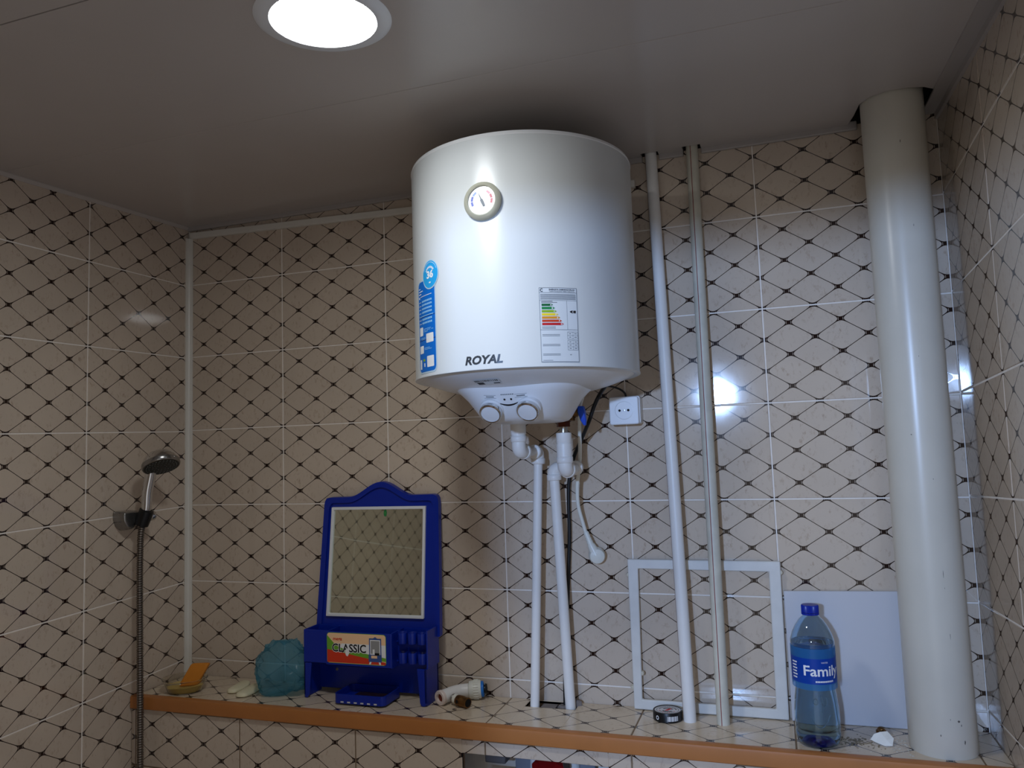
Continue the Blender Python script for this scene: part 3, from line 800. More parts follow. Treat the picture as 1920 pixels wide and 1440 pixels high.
MB().tube([(1.092, -0.125, 0.073), (1.094, -0.075, 0.074)], 0.0102, 20).build('cross_pipe', PPR, hp2)
m = MB(); elbow(m, (1.094, -0.048, 0.075), (0, -1, 0), (-1, 0, 0), 0.010, 0.0150, leg=0.022); m.build('elbow', PPR, hp2, smooth=60)
m = MB(); elbow(m, (1.0385, -0.048, 0.075), (1, 0, 0), (0.028, 0.02, -1), 0.010, 0.0155, leg=0.023); m.build('elbow', PPR, hp2, smooth=60)
MB().tube([(1.0392, -0.0478, 0.055), (1.0527, -0.0365, ZL), (1.0575, -0.033, -0.62)], 0.0112, 24).build('riser', PPR, hp2)

sv = thing('safety_valve', 'brass safety valve with a blue lever beside the heater underside', 'valve', (1.10, -0.15, 0.185))
m = MB(); m.tube([(1.1035, -0.15, 0.190), (1.124, -0.15, 0.190)], 0.0085, 14); m.tube([(1.112, -0.15, 0.192), (1.112, -0.152, 0.174)], 0.006, 6); m.build('valve_body', BRASS, sv)
m = MB(); m.loft([[(1.125, -0.158, 0.203), (1.137, -0.158, 0.203), (1.137, -0.142, 0.203), (1.125, -0.142, 0.203)], [(1.126, -0.160, 0.190), (1.140, -0.160, 0.190), (1.140, -0.142, 0.190), (1.126, -0.142, 0.190)],
                  [(1.130, -0.157, 0.174), (1.142, -0.157, 0.174), (1.142, -0.147, 0.174), (1.130, -0.147, 0.174)], [(1.136, -0.155, 0.163), (1.141, -0.155, 0.163), (1.141, -0.149, 0.163), (1.136, -0.149, 0.163)]])
m.build('lever', BLUELEV, sv, bevel=0.0015)

# heater flex with plug
pc = thing('power_cord', 'off-white power cord hanging below the heater with a plug on its end', 'cord', (1.10, -0.04, 0.0))
m = MB().tube(spline([(1.135, -0.150, 0.222), (1.122, -0.125, 0.200), (1.108, -0.075, 0.160), (1.0985, -0.046, 0.094), (1.0890, -0.040, 0.036), (1.0880, -0.036, -0.007), (1.0950, -0.030, -0.045), (1.1010, -0.028, -0.070)], 6), 0.0042, 12)
m.build('flex', PLASTC, pc)
m = MB()
pth = [Vector((1.1005, -0.028, -0.066)) + Vector((0.0115, 0, -0.031)) * t for t in [0, .1, .2, .3, .4, .5, .6, .7, .8, .9, 1.0]]
m.tube(pth, [0.0050, 0.0062, 0.0054, 0.0064, 0.0056, 0.0068, 0.006, 0.0072, 0.0066, 0.0078, 0.0080], 14); m.build('strain_relief', PLASTC, pc)
pm = axis_mtx((1.1225, -0.024, -0.118), (0.30, -0.95, -0.10))
m = MB().lathe([(0, 0.012), (0.009, 0.012), (0.0155, 0.009), (0.0180, 0.003), (0.0182, -0.008), (0.0165, -0.013), (0, -0.013)], pm, 28)
m.tube([(1.111, -0.028, -0.094), (1.1165, -0.027, -0.106), (1.121, -0.026, -0.116)], [0.0082, 0.0105, 0.0120], 16)
m.build('plug', PLASTC, pc)
# black supply cable
bc = MB().tube(spline([(1.182, -0.13, 0.246), (1.160, -0.10, 0.2275), (1.1475, -0.10, 0.204), (1.134, -0.095, 0.173), (1.1065, -0.055, 0.137), (1.076, -0.017, 0.093), (1.0635, -0.012, 0.045), (1.0600, -0.011, 0.00), (1.0590, -0.011, -0.07), (1.0550, -0.0105, -0.13),
                       (1.046, -0.0105, -0.25), (1.0375, -0.013, -0.36), (1.036, -0.018, -0.43), (1.036, -0.02, -0.50)], 6), 0.0042, 12).build('supply_cable', BLACKR, loc=(1.05, -0.02, -0.44))
tag(bc, 'black cable running from under the water heater down the wall into the ledge', 'cable')

# socket outlet
so = thing('socket_outlet', 'square white surface-mounted socket outlet on the tiles right of the heater', 'socket', (1.2005, -0.02, 0.195))
fnb = lambda u, v, d: Vector((u, -d, v))
m = MB().prism(rrect(1.1690, 0.1660, 1.2335, 0.2265, 0.005), fnb, 0.0, 0.030); m.build('back_box', PLASTW, so, bevel=0.001)
m = MB().prism(rrect(1.1675, 0.1648, 1.2315, 0.2253, 0.005), fnb, 0.030, 0.0405); m.build('cover', PLASTW, so, bevel=0.002)
sm_ = axis_mtx((1.1998, -0.0405, 0.1955), (0, -1, 0))
MB().lathe([(0.0200, -0.001), (0.0200, 0.0012), (0.0186, 0.0014), (0.0184, -0.0005), (0.0165, -0.0004), (0, 0.0)], sm_, 40).build('insert', PLASTW, so)
for hx, mt in ((-0.0095, DARK), (0.0095, DARK), (0, CHROMED)):
    MB().lathe([(0.0027 if mt is DARK else 0.0022, 0.0006), (0, 0.0007)], axis_mtx((1.1998 + hx, -0.0405, 0.1955), (0, -1, 0)), 16).build('pin_hole' if mt is DARK else 'screw', mt, so)
w = MB().tube(spline([(1.168, -0.10, 0.247), (1.178, -0.06, 0.2475), (1.192, -0.04, 0.2425), (1.2015, -0.033, 0.234), (1.2035, -0.030, 0.2262)], 6), 0.0022, 10).build('lead_wire', BLACKR, loc=(1.19, -0.04, 0.24))
tag(w, 'thin black wire looping into the top of the socket', 'wire')

# ------------------------------------------------------------------ risers in front of the hatch frame
def riser(x0, y0, x1, y1, label, mat, ang):
    t = thing('riser_pipe', label, 'pipe', (x0, y0, ZL), 'heating risers')
    a = Vector((x0, y0, ZL - 0.001)); b = Vector((x1, y1, 0.785))
    r = 0.0128
    pts = [a + (b - a) * (k / 10) for k in range(11)]
    MB().tube(pts, r, 28).build('pipe', mat, t)
    n = Vector((math.cos(ang), math.sin(ang), 0))
    tg = Vector((-n.y, n.x, 0)) * 0.0007
    m = MB()
    P = [a + (b - a) * (k / 20) + n * (r + 0.0003) for k in range(21)]
    vs = []
    for p in P: vs += [p - tg, p + tg]
    m.add(vs, [(2 * i, 2 * i + 1, 2 * i + 3, 2 * i + 2) for i in range(20)])
    m.build('red_stripe', pmat('stripe_red', (136, 44, 40), 0.5), t, smooth=0)
    return t
riser(1.3091, -0.0655, 1.2819, -0.0145, 'left of the two long white pipes between ledge and ceiling', PPR, math.radians(-162))
t = riser(1.3745, -0.0662, 1.3724, -0.0165, 'right of the two long white pipes, yellowed, with a red stripe', PPRD, math.radians(-100))

# drain stack
DX, DY, DR = 1.757, -0.107, 0.0552
ds = thing('drain_stack', 'thick white drain pipe standing in the corner from ledge to ceiling', 'drain pipe', (DX, DY, ZL))
m = MB().lathe([(DR - 0.006, ZL - 0.0005), (DR - 0.001, ZL), (DR, ZL + 0.002), (DR, -0.2), (DR, 0.1), (DR, 0.4), (DR, 0.79)], Matrix.Translation((DX, DY, 0)), 64)
m.build('pipe', SEWER, ds)
SCUFF = pmat('scuff_grey', (96, 90, 84), 0.7)
d = Decal(lambda u, v, l: Vector((DX + (DR + 0.0002) * math.sin(u), DY - (DR + 0.0002) * math.cos(u), v)))
rs = random.Random(11)
for u, v, w_, h_ in ((0.02, 0.66, .03, .007), (0.22, 0.50, .02, .006), (0.05, 0.26, .015, .003), (-0.35, 0.12, .05, .002), (0.18, 0.04, .02, .004), (0.24, -0.125, .02, .014), (0.25, -0.150, .012, .004), (0.30, -0.232, .018, .012), (0.34, -0.375, .10, .004), (0.42, -0.382, .03, .006), (0.5, -0.41, .05, .01), (0.1, -0.372, .02, .003), (-0.2, -0.40, .03, .004)):
    pts = [(u + w_ * 0.5 * math.cos(2 * PI * k / 7) * rs.uniform(.5, 1.2), v + h_ * 0.5 * math.sin(2 * PI * k / 7) * rs.uniform(.5, 1.2)) for k in range(7)]
    d = Decal(lambda u, v, l: Vector((DX + (DR + 0.0002) * math.sin(u), DY - (DR + 0.0002) * math.cos(u), v))); d.poly(pts, 0); d.build('scuff_mark', [SCUFF], ds)

# ------------------------------------------------------------------ hatch frame and panel leaning on the wall
hf = thing('hatch_frame', 'empty white rectangular frame leaning on the wall behind the two pipes', 'frame', (1.345, -0.014, ZL))
def lean(u, v, d):  # slight lean: bottom 18 mm out, top 4 mm out
    k = (0.127 + v) / (0.127 - 0.44)  # 0 at top (v=-.127) .. 1 at bottom
    return Vector((u, -(0.0045 + 0.0085 * k) - d, v))
of = [(1.1885, -0.4385), (1.4990, -0.4385), (1.5010, -0.1275), (1.1865, -0.1262)]
inf = [(1.2065, -0.4180), (1.4755, -0.4190), (1.4775, -0.1490), (1.2092, -0.1465)]
of = of; m = MB().frame(of, inf, lean, 0.0, 0.010); fr = m.build('frame_body', PVCG, hf, smooth=0, bevel=0.0025)
SILI = pmat('silicone', (196, 188, 168), 0.4)
for cx_, cz_ in ((1.500, -0.150), (1.187, -0.160), (1.187, -0.395), (1.2075, -0.365)): MB().lathe([(0.0, 0.0045), (0.004, 0.004), (0.0055, 0.0)], axis_mtx((cx_, -0.009 - 0.0085 * (0.127 + cz_) / (0.127 - 0.44), cz_), (0, -1, 0)), 14).build('silicone_blob', SILI, hf)
hpn = MB().prism([(1.5045, -0.4395), (1.775, -0.4395), (1.775, -0.1815), (1.5035, -0.1870)], lambda u, v, d: Vector((u, -0.003 - 0.010 * (-0.18 - v) / 0.26 - d, v)), 0.0, 0.008).build('hatch_panel', pmat('panel_white', (196, 196, 200), 0.35), smooth=0, bevel=0.0015, loc=(1.64, -0.01, ZL))
tag(hpn, 'plain white panel leaning on the wall behind the bottle and drain pipe', 'panel')

# ------------------------------------------------------------------ water bottle
BX, BY = 1.5485, -0.128
bt = thing('water_bottle', 'clear plastic water bottle with blue cap and blue label on the ledge', 'bottle', (BX, BY, ZL))
bm_ = Matrix.Translation((BX, BY, ZL))
prof = [(0.0, 0.012), (0.010, 0.010), (0.018, 0.004), (0.024, 0.0008), (0.031, 0.0008), (0.0365, 0.006), (0.0392, 0.016), (0.0395, 0.026), (0.0386, 0.029), (0.0395, 0.032), (0.0398, 0.050), (0.0390, 0.072), (0.0372, 0.092), (0.0352, 0.108),
        (0.0345, 0.116), (0.0352, 0.124), (0.0380, 0.131), (0.0386, 0.136), (0.0372, 0.139), (0.0386, 0.142), (0.0388, 0.146), (0.0386, 0.152), (0.0386, 0.178), (0.0376, 0.181), (0.0386, 0.184),
        (0.0388, 0.194), (0.0378, 0.198), (0.0390, 0.202), (0.0388, 0.208), (0.0350, 0.222), (0.0290, 0.236), (0.0220, 0.248), (0.0155, 0.255), (0.0138, 0.258), (0.0136, 0.264), (0.0136, 0.272)]
prof = [(r, z * 0.8965) for r, z in prof]
inner = [(max(0, r - 0.0006), z + (0.0005 if r < 0.03 and z < 0.02 else 0)) for r, z in prof]
m = MB().lathe(prof + inner[::-1][0:], bm_, 56); m.build('body', BOTTLE, bt, smooth=50, recalc=True)
WL = 0.1838
wi = [(max(0, r - 0.0010), z + 0.001) for r, z in prof if z < WL - 0.001] + [(0.0376, WL), (0.0, WL - 0.0006)]
m = MB().lathe(wi, bm_, 56); m.build('water', WATER, bt, smooth=50)
m = MB()
seg = 60
vs = []
for k in range(2 * seg):
    r = 0.0152 if k % 2 else 0.0156; a = 2 * PI * k / (2 * seg)
    vs.append((r * math.cos(a), r * math.sin(a)))
m.loft([[(BX + u * s_, BY + v * s_, ZL + z) for u, v in vs] for s_, z in ((0.97, 0.2320), (1.0, 0.2328), (1.0, 0.2358))]); m.build('cap_ring', BLUEP, bt)
m = MB(); m.loft([[(BX + u * s_, BY + v * s_, ZL + z) for u, v in vs] for s_, z in ((1.0, 0.2365), (1.0, 0.2480), (0.93, 0.2500), (0.5, 0.2504))]); m.build('cap', BLUEP, bt)
LZ0, LZ1 = 0.1150, 0.1600
m = MB().lathe([(0.0394, LZ0), (0.0394, LZ1)], bm_, 56); lb = m.build('label_film', LABELF, bt)
MB().lathe([(0.0393, LZ0 - 0.011), (0.0394, LZ0)], bm_, 56).build('label_edge', LABELL, lb)
MB().lathe([(0.0394, LZ1), (0.0393, LZ1 + 0.017)], bm_, 56).build('label_edge', LABELL, lb)
va = math.atan2(1.506 - BX, -(-1.70 - BY))
d = Decal(lambda u, v, l: Vector((BX + (0.0397 + l) * math.sin(u / 0.0397), BY - (0.0397 + l) * math.cos(u / 0.0397), ZL + v)))
d.text('Family', -0.0195, 0.1300, 0.0255, 0, bold=0.00045, width=0.070)
d.text('WATER', 0.012, 0.1520, 0.0042, 0, width=0.013)
for k in range(12): d.rect(0.0005 + 0.0029 * k, 0.1185, 0.0027 + 0.0029 * k, 0.1215, 0)
for k in range(6):
    for q in range(3): d.rect(-0.046 + 0.004 * q, 0.122 + 0.0055 * k, -0.0425 + 0.004 * q + 0.0012 * ((k + q) % 2), 0.1245 + 0.0055 * k, 0)
d.build('label_print', [INKW], bt)
def on_bottle(u, z):
    import bisect
    r = 0.039
    for (r0, z0), (r1, z1) in zip(prof, prof[1:]):
        if z0 <= z <= z1 and z1 > z0: r = r0 + (r1 - r0) * (z - z0) / (z1 - z0)
    return Vector((BX + (r + 0.0002) * math.sin(u / 0.039), BY - (r + 0.0002) * math.cos(u / 0.039), ZL + z))
m = MB()
m.tube([on_bottle(-0.012 + 0.034 * t, 0.070 - 0.030 * math.sin(PI * (0.15 + 0.75 * t))) for t in [k / 14 for k in range(15)]], 0.0007, 6)
m.tube([on_bottle(-0.002 + 0.004 * math.cos(a), 0.084 + 0.005 * math.sin(a)) for a in [2 * PI * k / 14 for k in range(15)]], 0.0007, 6)
m.tube([on_bottle(0.014 + 0.005 * math.cos(a), 0.086 + 0.009 * math.sin(a)) for a in [PI * 0.9 + PI * 1.3 * k / 14 for k in range(15)]], 0.0007, 6)
m.tube([on_bottle(0.008 + 0.003 * math.sin(t * 3), 0.096 - 0.030 * t) for t in [k / 10 for k in range(11)]], 0.0007, 6)
m.build('embossed_face', BOTTLE, bt)
m = MB().lathe([(0.004, 0.0115), (0.012, 0.0105), (0.0195, 0.0055), (0.0245, 0.0022), (0.0250, 0.0040), (0.0200, 0.0085), (0.0125, 0.0140), (0.004, 0.0150)], bm_, 40); m.build('base_refraction', glass_mat('refracted_label_blue', (20, 80, 210), 1.36), bt)  # added blue glass, colours the base like the label refracted through the bottle

# ------------------------------------------------------------------ small things on the ledge
tn = thing('tape_tin', 'flat round black tin with a white printed lid at the foot of the left pipe', 'tin', (1.2645, -0.062, ZL))
tm_ = Matrix.Translation((1.2645, -0.062, ZL))
MB().lathe([(0, 0.0), (0.0285, 0.0), (0.0298, 0.0015), (0.0298, 0.0170), (0.0290, 0.0188), (0.0268, 0.0190), (0.0262, 0.0178)], tm_, 48).build('rim', BLACKP, tn)
MB().lathe([(0.0264, 0.0178), (0, 0.0178)], tm_, 48).build('lid', pmat('lid_white', (212, 212, 216), 0.35), tn)
d = Decal(lambda u, v, l: Vector((1.2645 + u, -0.062 + v, ZL + 0.0180 + l)))
d.arc(0.0, -0.001, 0.0085, 0.0125, 150, 30, 0, n=12); d.arc(0.0, -0.001, 0.0085, 0.0125, 210, 330, 0, n=12)
d.poly([(-0.006, -0.006), (0.001, -0.006), (0.008, 0.008), (0.002, 0.008)], 1, 0.0002); d.arc(0, 0, 0.0215, 0.0228, 0, 360, 2, n=40)
for k in range(14): d.arc(0, 0, 0.0155, 0.0185, 10 + 12 * k, 17 + 12 * k, 0, n=2)
for k in range(10): d.arc(0, 0, 0.0155, 0.0185, 200 + 14 * k, 208 + 14 * k, 1 if k % 3 == 0 else 0, n=2)
d.build('lid_print', [INK, INKC['red'], INKG], tn)
d = Decal(lambda u, v, l: Vector((1.2645 + 0.0301 * math.sin(u), -0.062 - 0.0301 * math.cos(u), ZL + v)))
for k in range(11): d.rect(0.10 + 0.07 * k, 0.004, 0.10 + 0.07 * k + (0.05 if k % 3 else 0.03), 0.0135, 0, nu=1)
d.arc(-0.62, 0.009, 0.0, 0.08, 0, 0, 0); d.mb.add([Vector((1.2645 + 0.0301 * math.sin(-0.62 + 0.12 * r * math.cos(a)), -0.062 - 0.0301 * math.cos(-0.62 + 0.12 * r * math.cos(a)), ZL + 0.009 + 0.0042 * r * math.sin(a))) for r in (0.6, 1.0) for a in [2 * PI * k / 16 for k in range(16)]], [(k, (k + 1) % 16, 16 + (k + 1) % 16, 16 + k) for k in range(16)], 0)
d.build('side_print', [INKW], tn)

pf = thing('pipe_fitting', 'white plastic pipe elbow with a blue-ringed coupling lying on the ledge', 'pipe fitting', (0.81, -0.055, ZL))
zf = ZL + 0.0165
m = MB(); P0, P1, P2 = Vector((0.7700, -0.0860, zf)), Vector((0.7895, -0.0415, zf + 0.002)), Vector((0.826, -0.0300, zf + 0.004))
m.tube([P0, P0 + (P1 - P0) * 0.5] + bez(P0 + (P1 - P0) * 0.55, P1, P1 + (P2 - P1) * 0.5, 8) + [P2], 0.0148, 24); m.build('elbow', PPR, pf, smooth=60)
dr = (P0 - P1).normalized()
MB().lathe([(0.0125, -0.002), (0.0162, -0.002), (0.0164, 0.004), (0.0150, 0.006), (0.0095, 0.0058), (0.0090, -0.012), (0, -0.012)], axis_mtx(P0, dr, (0, 0, 1)), 24).build('rim', pmat('pinkish_rim', (222, 206, 196), 0.4), pf)
MB().lathe([(0.0088, 0.0005), (0, 0.0004)], axis_mtx(P0, dr, (0, 0, 1)), 20).build('rust', pmat('rust', (120, 52, 30), 0.8, noise=0.4), pf)
de = (P2 - P1).normalized(); P2 = Vector((0.822, -0.031, zf + 0.004))
m = MB(); cm = axis_mtx(P2, de, (0, 0, 1)); m.lathe([(0.0150, -0.008), (0.0190, -0.006), (0.0202, 0.0), (0.0202, 0.018), (0.0188, 0.021), (0.012, 0.021)], cm, 32)
for k in range(24):
    a = 2 * PI * k / 24; q = cm @ Vector((0.0204 * math.cos(a), 0.0204 * math.sin(a), 0.004)); q2 = cm @ Vector((0.0204 * math.cos(a), 0.0204 * math.sin(a), 0.015)); m.tube([q, q2], 0.0012, 6)
m.build('coupling', PLASTC, pf)
MB().lathe([(0.0165, 0.0200), (0.0172, 0.0210), (0.0172, 0.0255), (0.0150, 0.027), (0.0115, 0.027), (0.0112, 0.021)], cm, 28).build('blue_ring', BLUENUT, pf)
MB().lathe([(0.0116, 0.030), (0.0106, 0.034), (0.0085, 0.034), (0.0085, 0.022), (0.0, 0.022)], cm, 24).build('black_insert', BLACKP, pf)
bf = thing('brass_fitting', 'tarnished brass tee fitting lying against the white elbow on the ledge', 'pipe fitting', (0.815, -0.085, ZL))
zb = ZL + 0.0125
m = MB().tube([(0.800, -0.079, zb + 0.002), (0.8075, -0.0825, zb + 0.001)], [0.0105, 0.0105], 20); m.build('seal_ring', PLASTC, bf)
m = MB().tube([(0.7955, -0.077, zb + 0.002), (0.797, -0.078, zb + 0.002), (0.799, -0.0785, zb + 0.002), (0.801, -0.0795, zb + 0.002)], [0.009, 0.0098, 0.009, 0.0098], 20); m.build('thread', STEEL, bf)
m = MB(); m.tube([(0.807, -0.082, zb), (0.811, -0.084, zb), (0.823, -0.0885, zb - 0.0005), (0.825, -0.0892, zb - 0.0005), (0.837, -0.094, zb - 0.001)], [0.0100, 0.0118, 0.0118, 0.0108, 0.0112], 22)
m.tube([(0.8175, -0.088, zb), (0.8125, -0.0985, zb + 0.0015)], 0.006, 16); m.build('body', BRASS, bf)
m = MB().lathe([(0.0088, 0.0004), (0, 0.0003)], axis_mtx((0.837, -0.094, zb - 0.001), (0.93, -0.37, -0.08)), 18)
m.lathe([(0.0040, 0.0004), (0, 0.0003)], axis_mtx((0.8125, -0.0985, zb + 0.0015), (-0.42, -0.9, 0.12)), 14); m.build('bore', DARK, bf)
m = MB(); lump(m, (0.812, -0.112, ZL + 0.0022), (0.005, 0.003, 0.0020), 9)
tag(m.build('metal_scrap', STEEL, smooth=0, loc=(0.812, -0.112, ZL)), 'small grey scrap lying in front of the brass fitting', 'scrap')

ps = MB(); ps.add([(1.646, -0.112, ZL + 0.0035), (1.660, -0.122, ZL + 0.0015), (1.664, -0.117, ZL + 0.011), (1.656, -0.104, ZL + 0.020), (1.645, -0.103, ZL + 0.015), (1.677, -0.110, ZL + 0.012), (1.673, -0.120, ZL + 0.002), (1.638, -0.106, ZL + 0.0055), (1.668, -0.101, ZL + 0.021)],
                   [(0, 1, 2), (0, 2, 3), (0, 3, 4), (2, 5, 8), (2, 8, 3), (1, 6, 2), (2, 6, 5), (0, 4, 7)])
o = ps.build('paper_scrap', pmat('crumpled_paper', (236, 234, 226), 0.7), smooth=0, loc=(1.66, -0.11, ZL), recalc=False)
sd = o.modifiers.new('thick', 'SOLIDIFY'); sd.thickness = 0.0008
tag(o, 'crumpled scrap of white paper on the ledge before the drain pipe', 'paper')
m = MB(); m.lathe([(0.004, -0.003), (0.008, -0.004), (0.010, 0), (0.008, 0.004), (0.004, 0.003)], axis_mtx((1.662, -0.060, ZL + 0.005), (0.2, -0.3, 1)), 16)
tag(m.build('rusty_washer', BRASS, loc=(1.662, -0.06, ZL)), 'rusty ring lying by the foot of the white panel', 'washer')

# soap dish
sdh = thing('soap_dish', 'clear plastic bowl with yellow soap residue at the left end of the ledge', 'bowl', (0.105, -0.128, ZL))
sm2 = Matrix.Translation((0.105, -0.128, ZL)) @ Matrix.Diagonal((1.0, 0.86, 1, 1))
MB().lathe([(0, 0.0006), (0.038, 0.0006), (0.043, 0.004), (0.050, 0.022), (0.0545, 0.030), (0.0562, 0.031), (0.0562, 0.0325), (0.0535, 0.0325), (0.0485, 0.022), (0.0415, 0.0055), (0.037, 0.002), (0, 0.002)], sm2, 48).build('bowl', CLEARP, sdh)
m = MB().lathe([(0, 0.0022), (0.036, 0.0022), (0.0405, 0.0062), (0.0435, 0.014), (0.038, 0.017), (0.020, 0.013), (0, 0.012)], sm2, 40); m.build('residue', GUNK, sdh)
sb_w = Vector((0.9458, 0.3228, 0)); sb_u = Vector((0.40, 0.30, 0.86)).normalized(); sb_n = sb_w.cross(sb_u).normalized()
sb_o = Vector((0.112, -0.124, ZL + 0.013))
m = MB(); P = rrect(-0.0225, 0.0, 0.0225, 0.058, 0.006); m.prism(P, lambda u, v, d: sb_o + sb_w * u + sb_u * v + sb_n * d, -0.0065, 0.0065)
o = m.build('soap_bar', SOAP, smooth=40, bevel=0.004, loc=(0.116, -0.110, ZL + 0.01))
tag(o, 'bar of orange soap standing in the clear bowl', 'soap')
for k, (x, y, ang, sx_, sy_, lab) in enumerate(((0.229, -0.085, 101, 0.040, 0.0185, 'left sliver of pale soap beside the blue bag'), (0.2735, -0.104, 98, 0.043, 0.0200, 'right sliver of pale soap, partly against the blue bag'))):
    bmx = Matrix.Translation((x, y, ZL)) @ Matrix.Rotation(math.radians(ang), 4, 'Z')
    rings = []
    for z, s_ in ((0.0006, 0.90), (0.003, 1.0), (0.0055, 0.97), (0.0075, 0.85)):
        rings.append([bmx @ Vector((sx_ * s_ * math.copysign(abs(math.cos(a)) ** 0.75, math.cos(a)), sy_ * s_ * math.copysign(abs(math.sin(a)) ** 0.75, math.sin(a)), z + 0.004 * math.cos(a) ** 2 * (z > .003))) for a in [2 * PI * q / 32 for q in range(32)]])
    o = MB().loft(rings).build('soap_sliver', SOAPW, smooth=60, loc=(x, y, ZL))
    tag(o, lab, 'soap', 'pale soap slivers')

# crumpled blue bag
from mathutils import noise as mnoise
bm = bmesh.new(); bmesh.ops.create_icosphere(bm, subdivisions=5, radius=1)
bc0 = Vector((0.3610, -0.088, ZL + 0.058))
def crease(p): return 1 - abs(mnoise.noise(p)) * 2
for v in bm.verts:
    n = v.co.normalized()
    q_ = n + 0.35 * Vector((mnoise.noise(n * 2 + Vector((1, 5, 2))), mnoise.noise(n * 2 + Vector((7, 1, 3))), mnoise.noise(n * 2 + Vector((4, 8, 6)))))
    k = 0.90 + 0.26 * mnoise.noise(n * 1.5 + Vector((3, 1, 7))) + 0.13 * crease(q_ * 2.1 + Vector((9, 2, 4))) + 0.07 * crease(q_ * 4.6 + Vector((2, 2, 1))) + 0.03 * crease(q_ * 10)
    p = Vector((n.x * 0.066, n.y * 0.052, n.z * 0.060)) * k
    p.z += 0.026 * max(0, n.x) * max(0, n.z)
    if p.z < -0.02: p.x *= 1 + (-0.02 - p.z) * 5.0 * (1 if p.x > 0 else 0.2); p.y *= 1 + (-0.02 - p.z) * 1.5
    p.z = max(p.z, -0.0565 + 0.001 * mnoise.noise(n * 6))
    q = bc0 + p
    q.y = min(q.y, -0.004); q.x = min(q.x, 0.4265)
    v.co = q - Vector((bc0.x, bc0.y, ZL))
me = bpy.data.meshes.new('plastic_bag'); bm.to_mesh(me); bm.free(); me.materials.append(BAG)
me.polygons.foreach_set('use_smooth', [True] * len(me.polygons))
o = bpy.data.objects.new('plastic_bag', me); o.location = (bc0.x, bc0.y, ZL); COL.objects.link(o)
tag(o, 'crumpled translucent blue plastic bag left of the mirror cabinet', 'bag')

# ------------------------------------------------------------------ mirror cabinet
mc = thing('mirror_cabinet', 'blue plastic bathroom mirror with a toiletry shelf, standing on the ledge', 'mirror', (0.59, -0.06, ZL))
LT = math.radians(5.2)
def mb_(u, v, d):   # board plane: v measured along z at the front face, d towards the room
    return Vector((u, -0.015 + (v - 0.0) * math.tan(LT) * 1.0 - d * 1.0, v - d * 0.09))
# board outline with the curved crest
top = []
for i in range(41):
    t = i / 40; x = 0.452 + (0.732 - 0.452) * t
    w = (x - 0.592) / 0.14
    z = 0.0195 + 0.034 * (0.5 + 0.5 * math.cos(PI * min(1, abs(w) / 0.62))) if abs(w) < 0.62 else 0.0195
    top.append((x, z + 0.002 * w))
def board(ins, zb):
    L0, L1, R0, R1 = 0.4275 + ins, 0.4375 + ins, 0.7465 - ins, 0.7545 - ins
    tp = [(min(max(x, L1 + 0.012), R0 - 0.012), z - ins) for x, z in top]
    left = [(L0, zb), (L1, 0.000 - ins), (L1 + 0.0015, 0.009 - ins), (L1 + 0.006, 0.016 - ins)]
    right = [(R0 - 0.006, 0.019 - ins), (R0 - 0.0015, 0.012 - ins), (R0, 0.003 - ins), (R1, zb)]
    return left + tp + right
b_out = board(0.0, -0.30); b_in = board(0.0135, -0.285)
m = MB(); m.prism(b_out[::-1], mb_, -0.006, 0.004)
m.frame(b_out, b_in, mb_, 0.003, 0.009)
m.build('board', BLUEP, mc, bevel=0.003)
wo = [(0.4540, -0.2640), (0.7130, -0.2620), (0.7135, -0.0055), (0.4590, -0.0060)]
wi_ = [(0.4605, -0.2572), (0.7065, -0.2555), (0.7070, -0.0120), (0.4655, -0.0125)]
MB().frame(wo, wi_, mb_, 0.0035, 0.0105).build('white_frame', PLASTW, mc, smooth=0, bevel=0.001)
MB().prism([(0.4595, -0.258), (0.7075, -0.2565), (0.708, -0.011), (0.4645, -0.0115)], mb_, 0.004, 0.0055).build('mirror_glass', MIRROR, mc, smooth=0)
d = Decal(lambda u, v, l: mb_(u, v, 0.0059 + l))
d.poly([(0.6055 + 0.0042 * math.cos(2 * PI * k / 20), -0.0215 + 0.0085 * math.sin(2 * PI * k / 20)) for k in range(20)], 0); d.arc(0.6055, -0.021, 0, 0.0013, 0, 360, 1, 0.0003, 10)
d.build('green_sticker', [pmat('sticker_green', (40, 130, 70), 0.5), INKC['vgreen']], mc)
# shelf
YB, YFr = -0.046, -0.108
for a, b in (((0.4300, YB + 0.004, -0.36), (0.4340, YFr + 0.004, -0.284)), ((0.7440, YB + 0.004, -0.36), (0.7480, YFr + 0.004, -0.276))): MB().box(a, b).build('side_wall', BLUEP, mc, smooth=0, bevel=0.001)
m = MB()  # left pocket
m.box((0.4305, YFr, -0.360), (0.4930, YFr + 0.003, -0.284)); m.box((0.4305, YFr, -0.360), (0.4930, YB, -0.357)); m.box((0.491, YFr, -0.360), (0.4935, YB, -0.286)); m.build('side_pocket', BLUEP, mc, smooth=0, bevel=0.001)
m = MB()  # middle bin
m.box((0.4930, YFr - 0.004, -0.362), (0.6620, YFr - 0.001, -0.2850)); m.box((0.4930, YFr - 0.004, -0.362), (0.6620, YB, -0.359)); m.box((0.6600, YFr - 0.002, -0.362), (0.6625, YB, -0.284)); m.build('bin', BLUEP, mc, smooth=0, bevel=0.001)
m = MB()  # brush cups, two tiers
for zt_, h_ in ((-0.2835, 0.024), (-0.3265, 0.024)):
    for cxx in (0.6830, 0.7070, 0.7310):
        m.lathe([(0.0088, -h_ + 0.002), (0.0098, -h_), (0.0104, -h_ + 0.002), (0.0110, -0.001), (0.0106, 0), (0.0100, -0.001), (0.0092, -h_ + 0.004), (0, -h_ + 0.004)], Matrix.Translation((cxx, -0.096, zt_)), 24)
    m.box((0.662, -0.087, zt_ - h_), (0.745, YB, zt_ - h_ + 0.003))
m.box((0.662, -0.080, -0.362), (0.745, -0.077, -0.284))
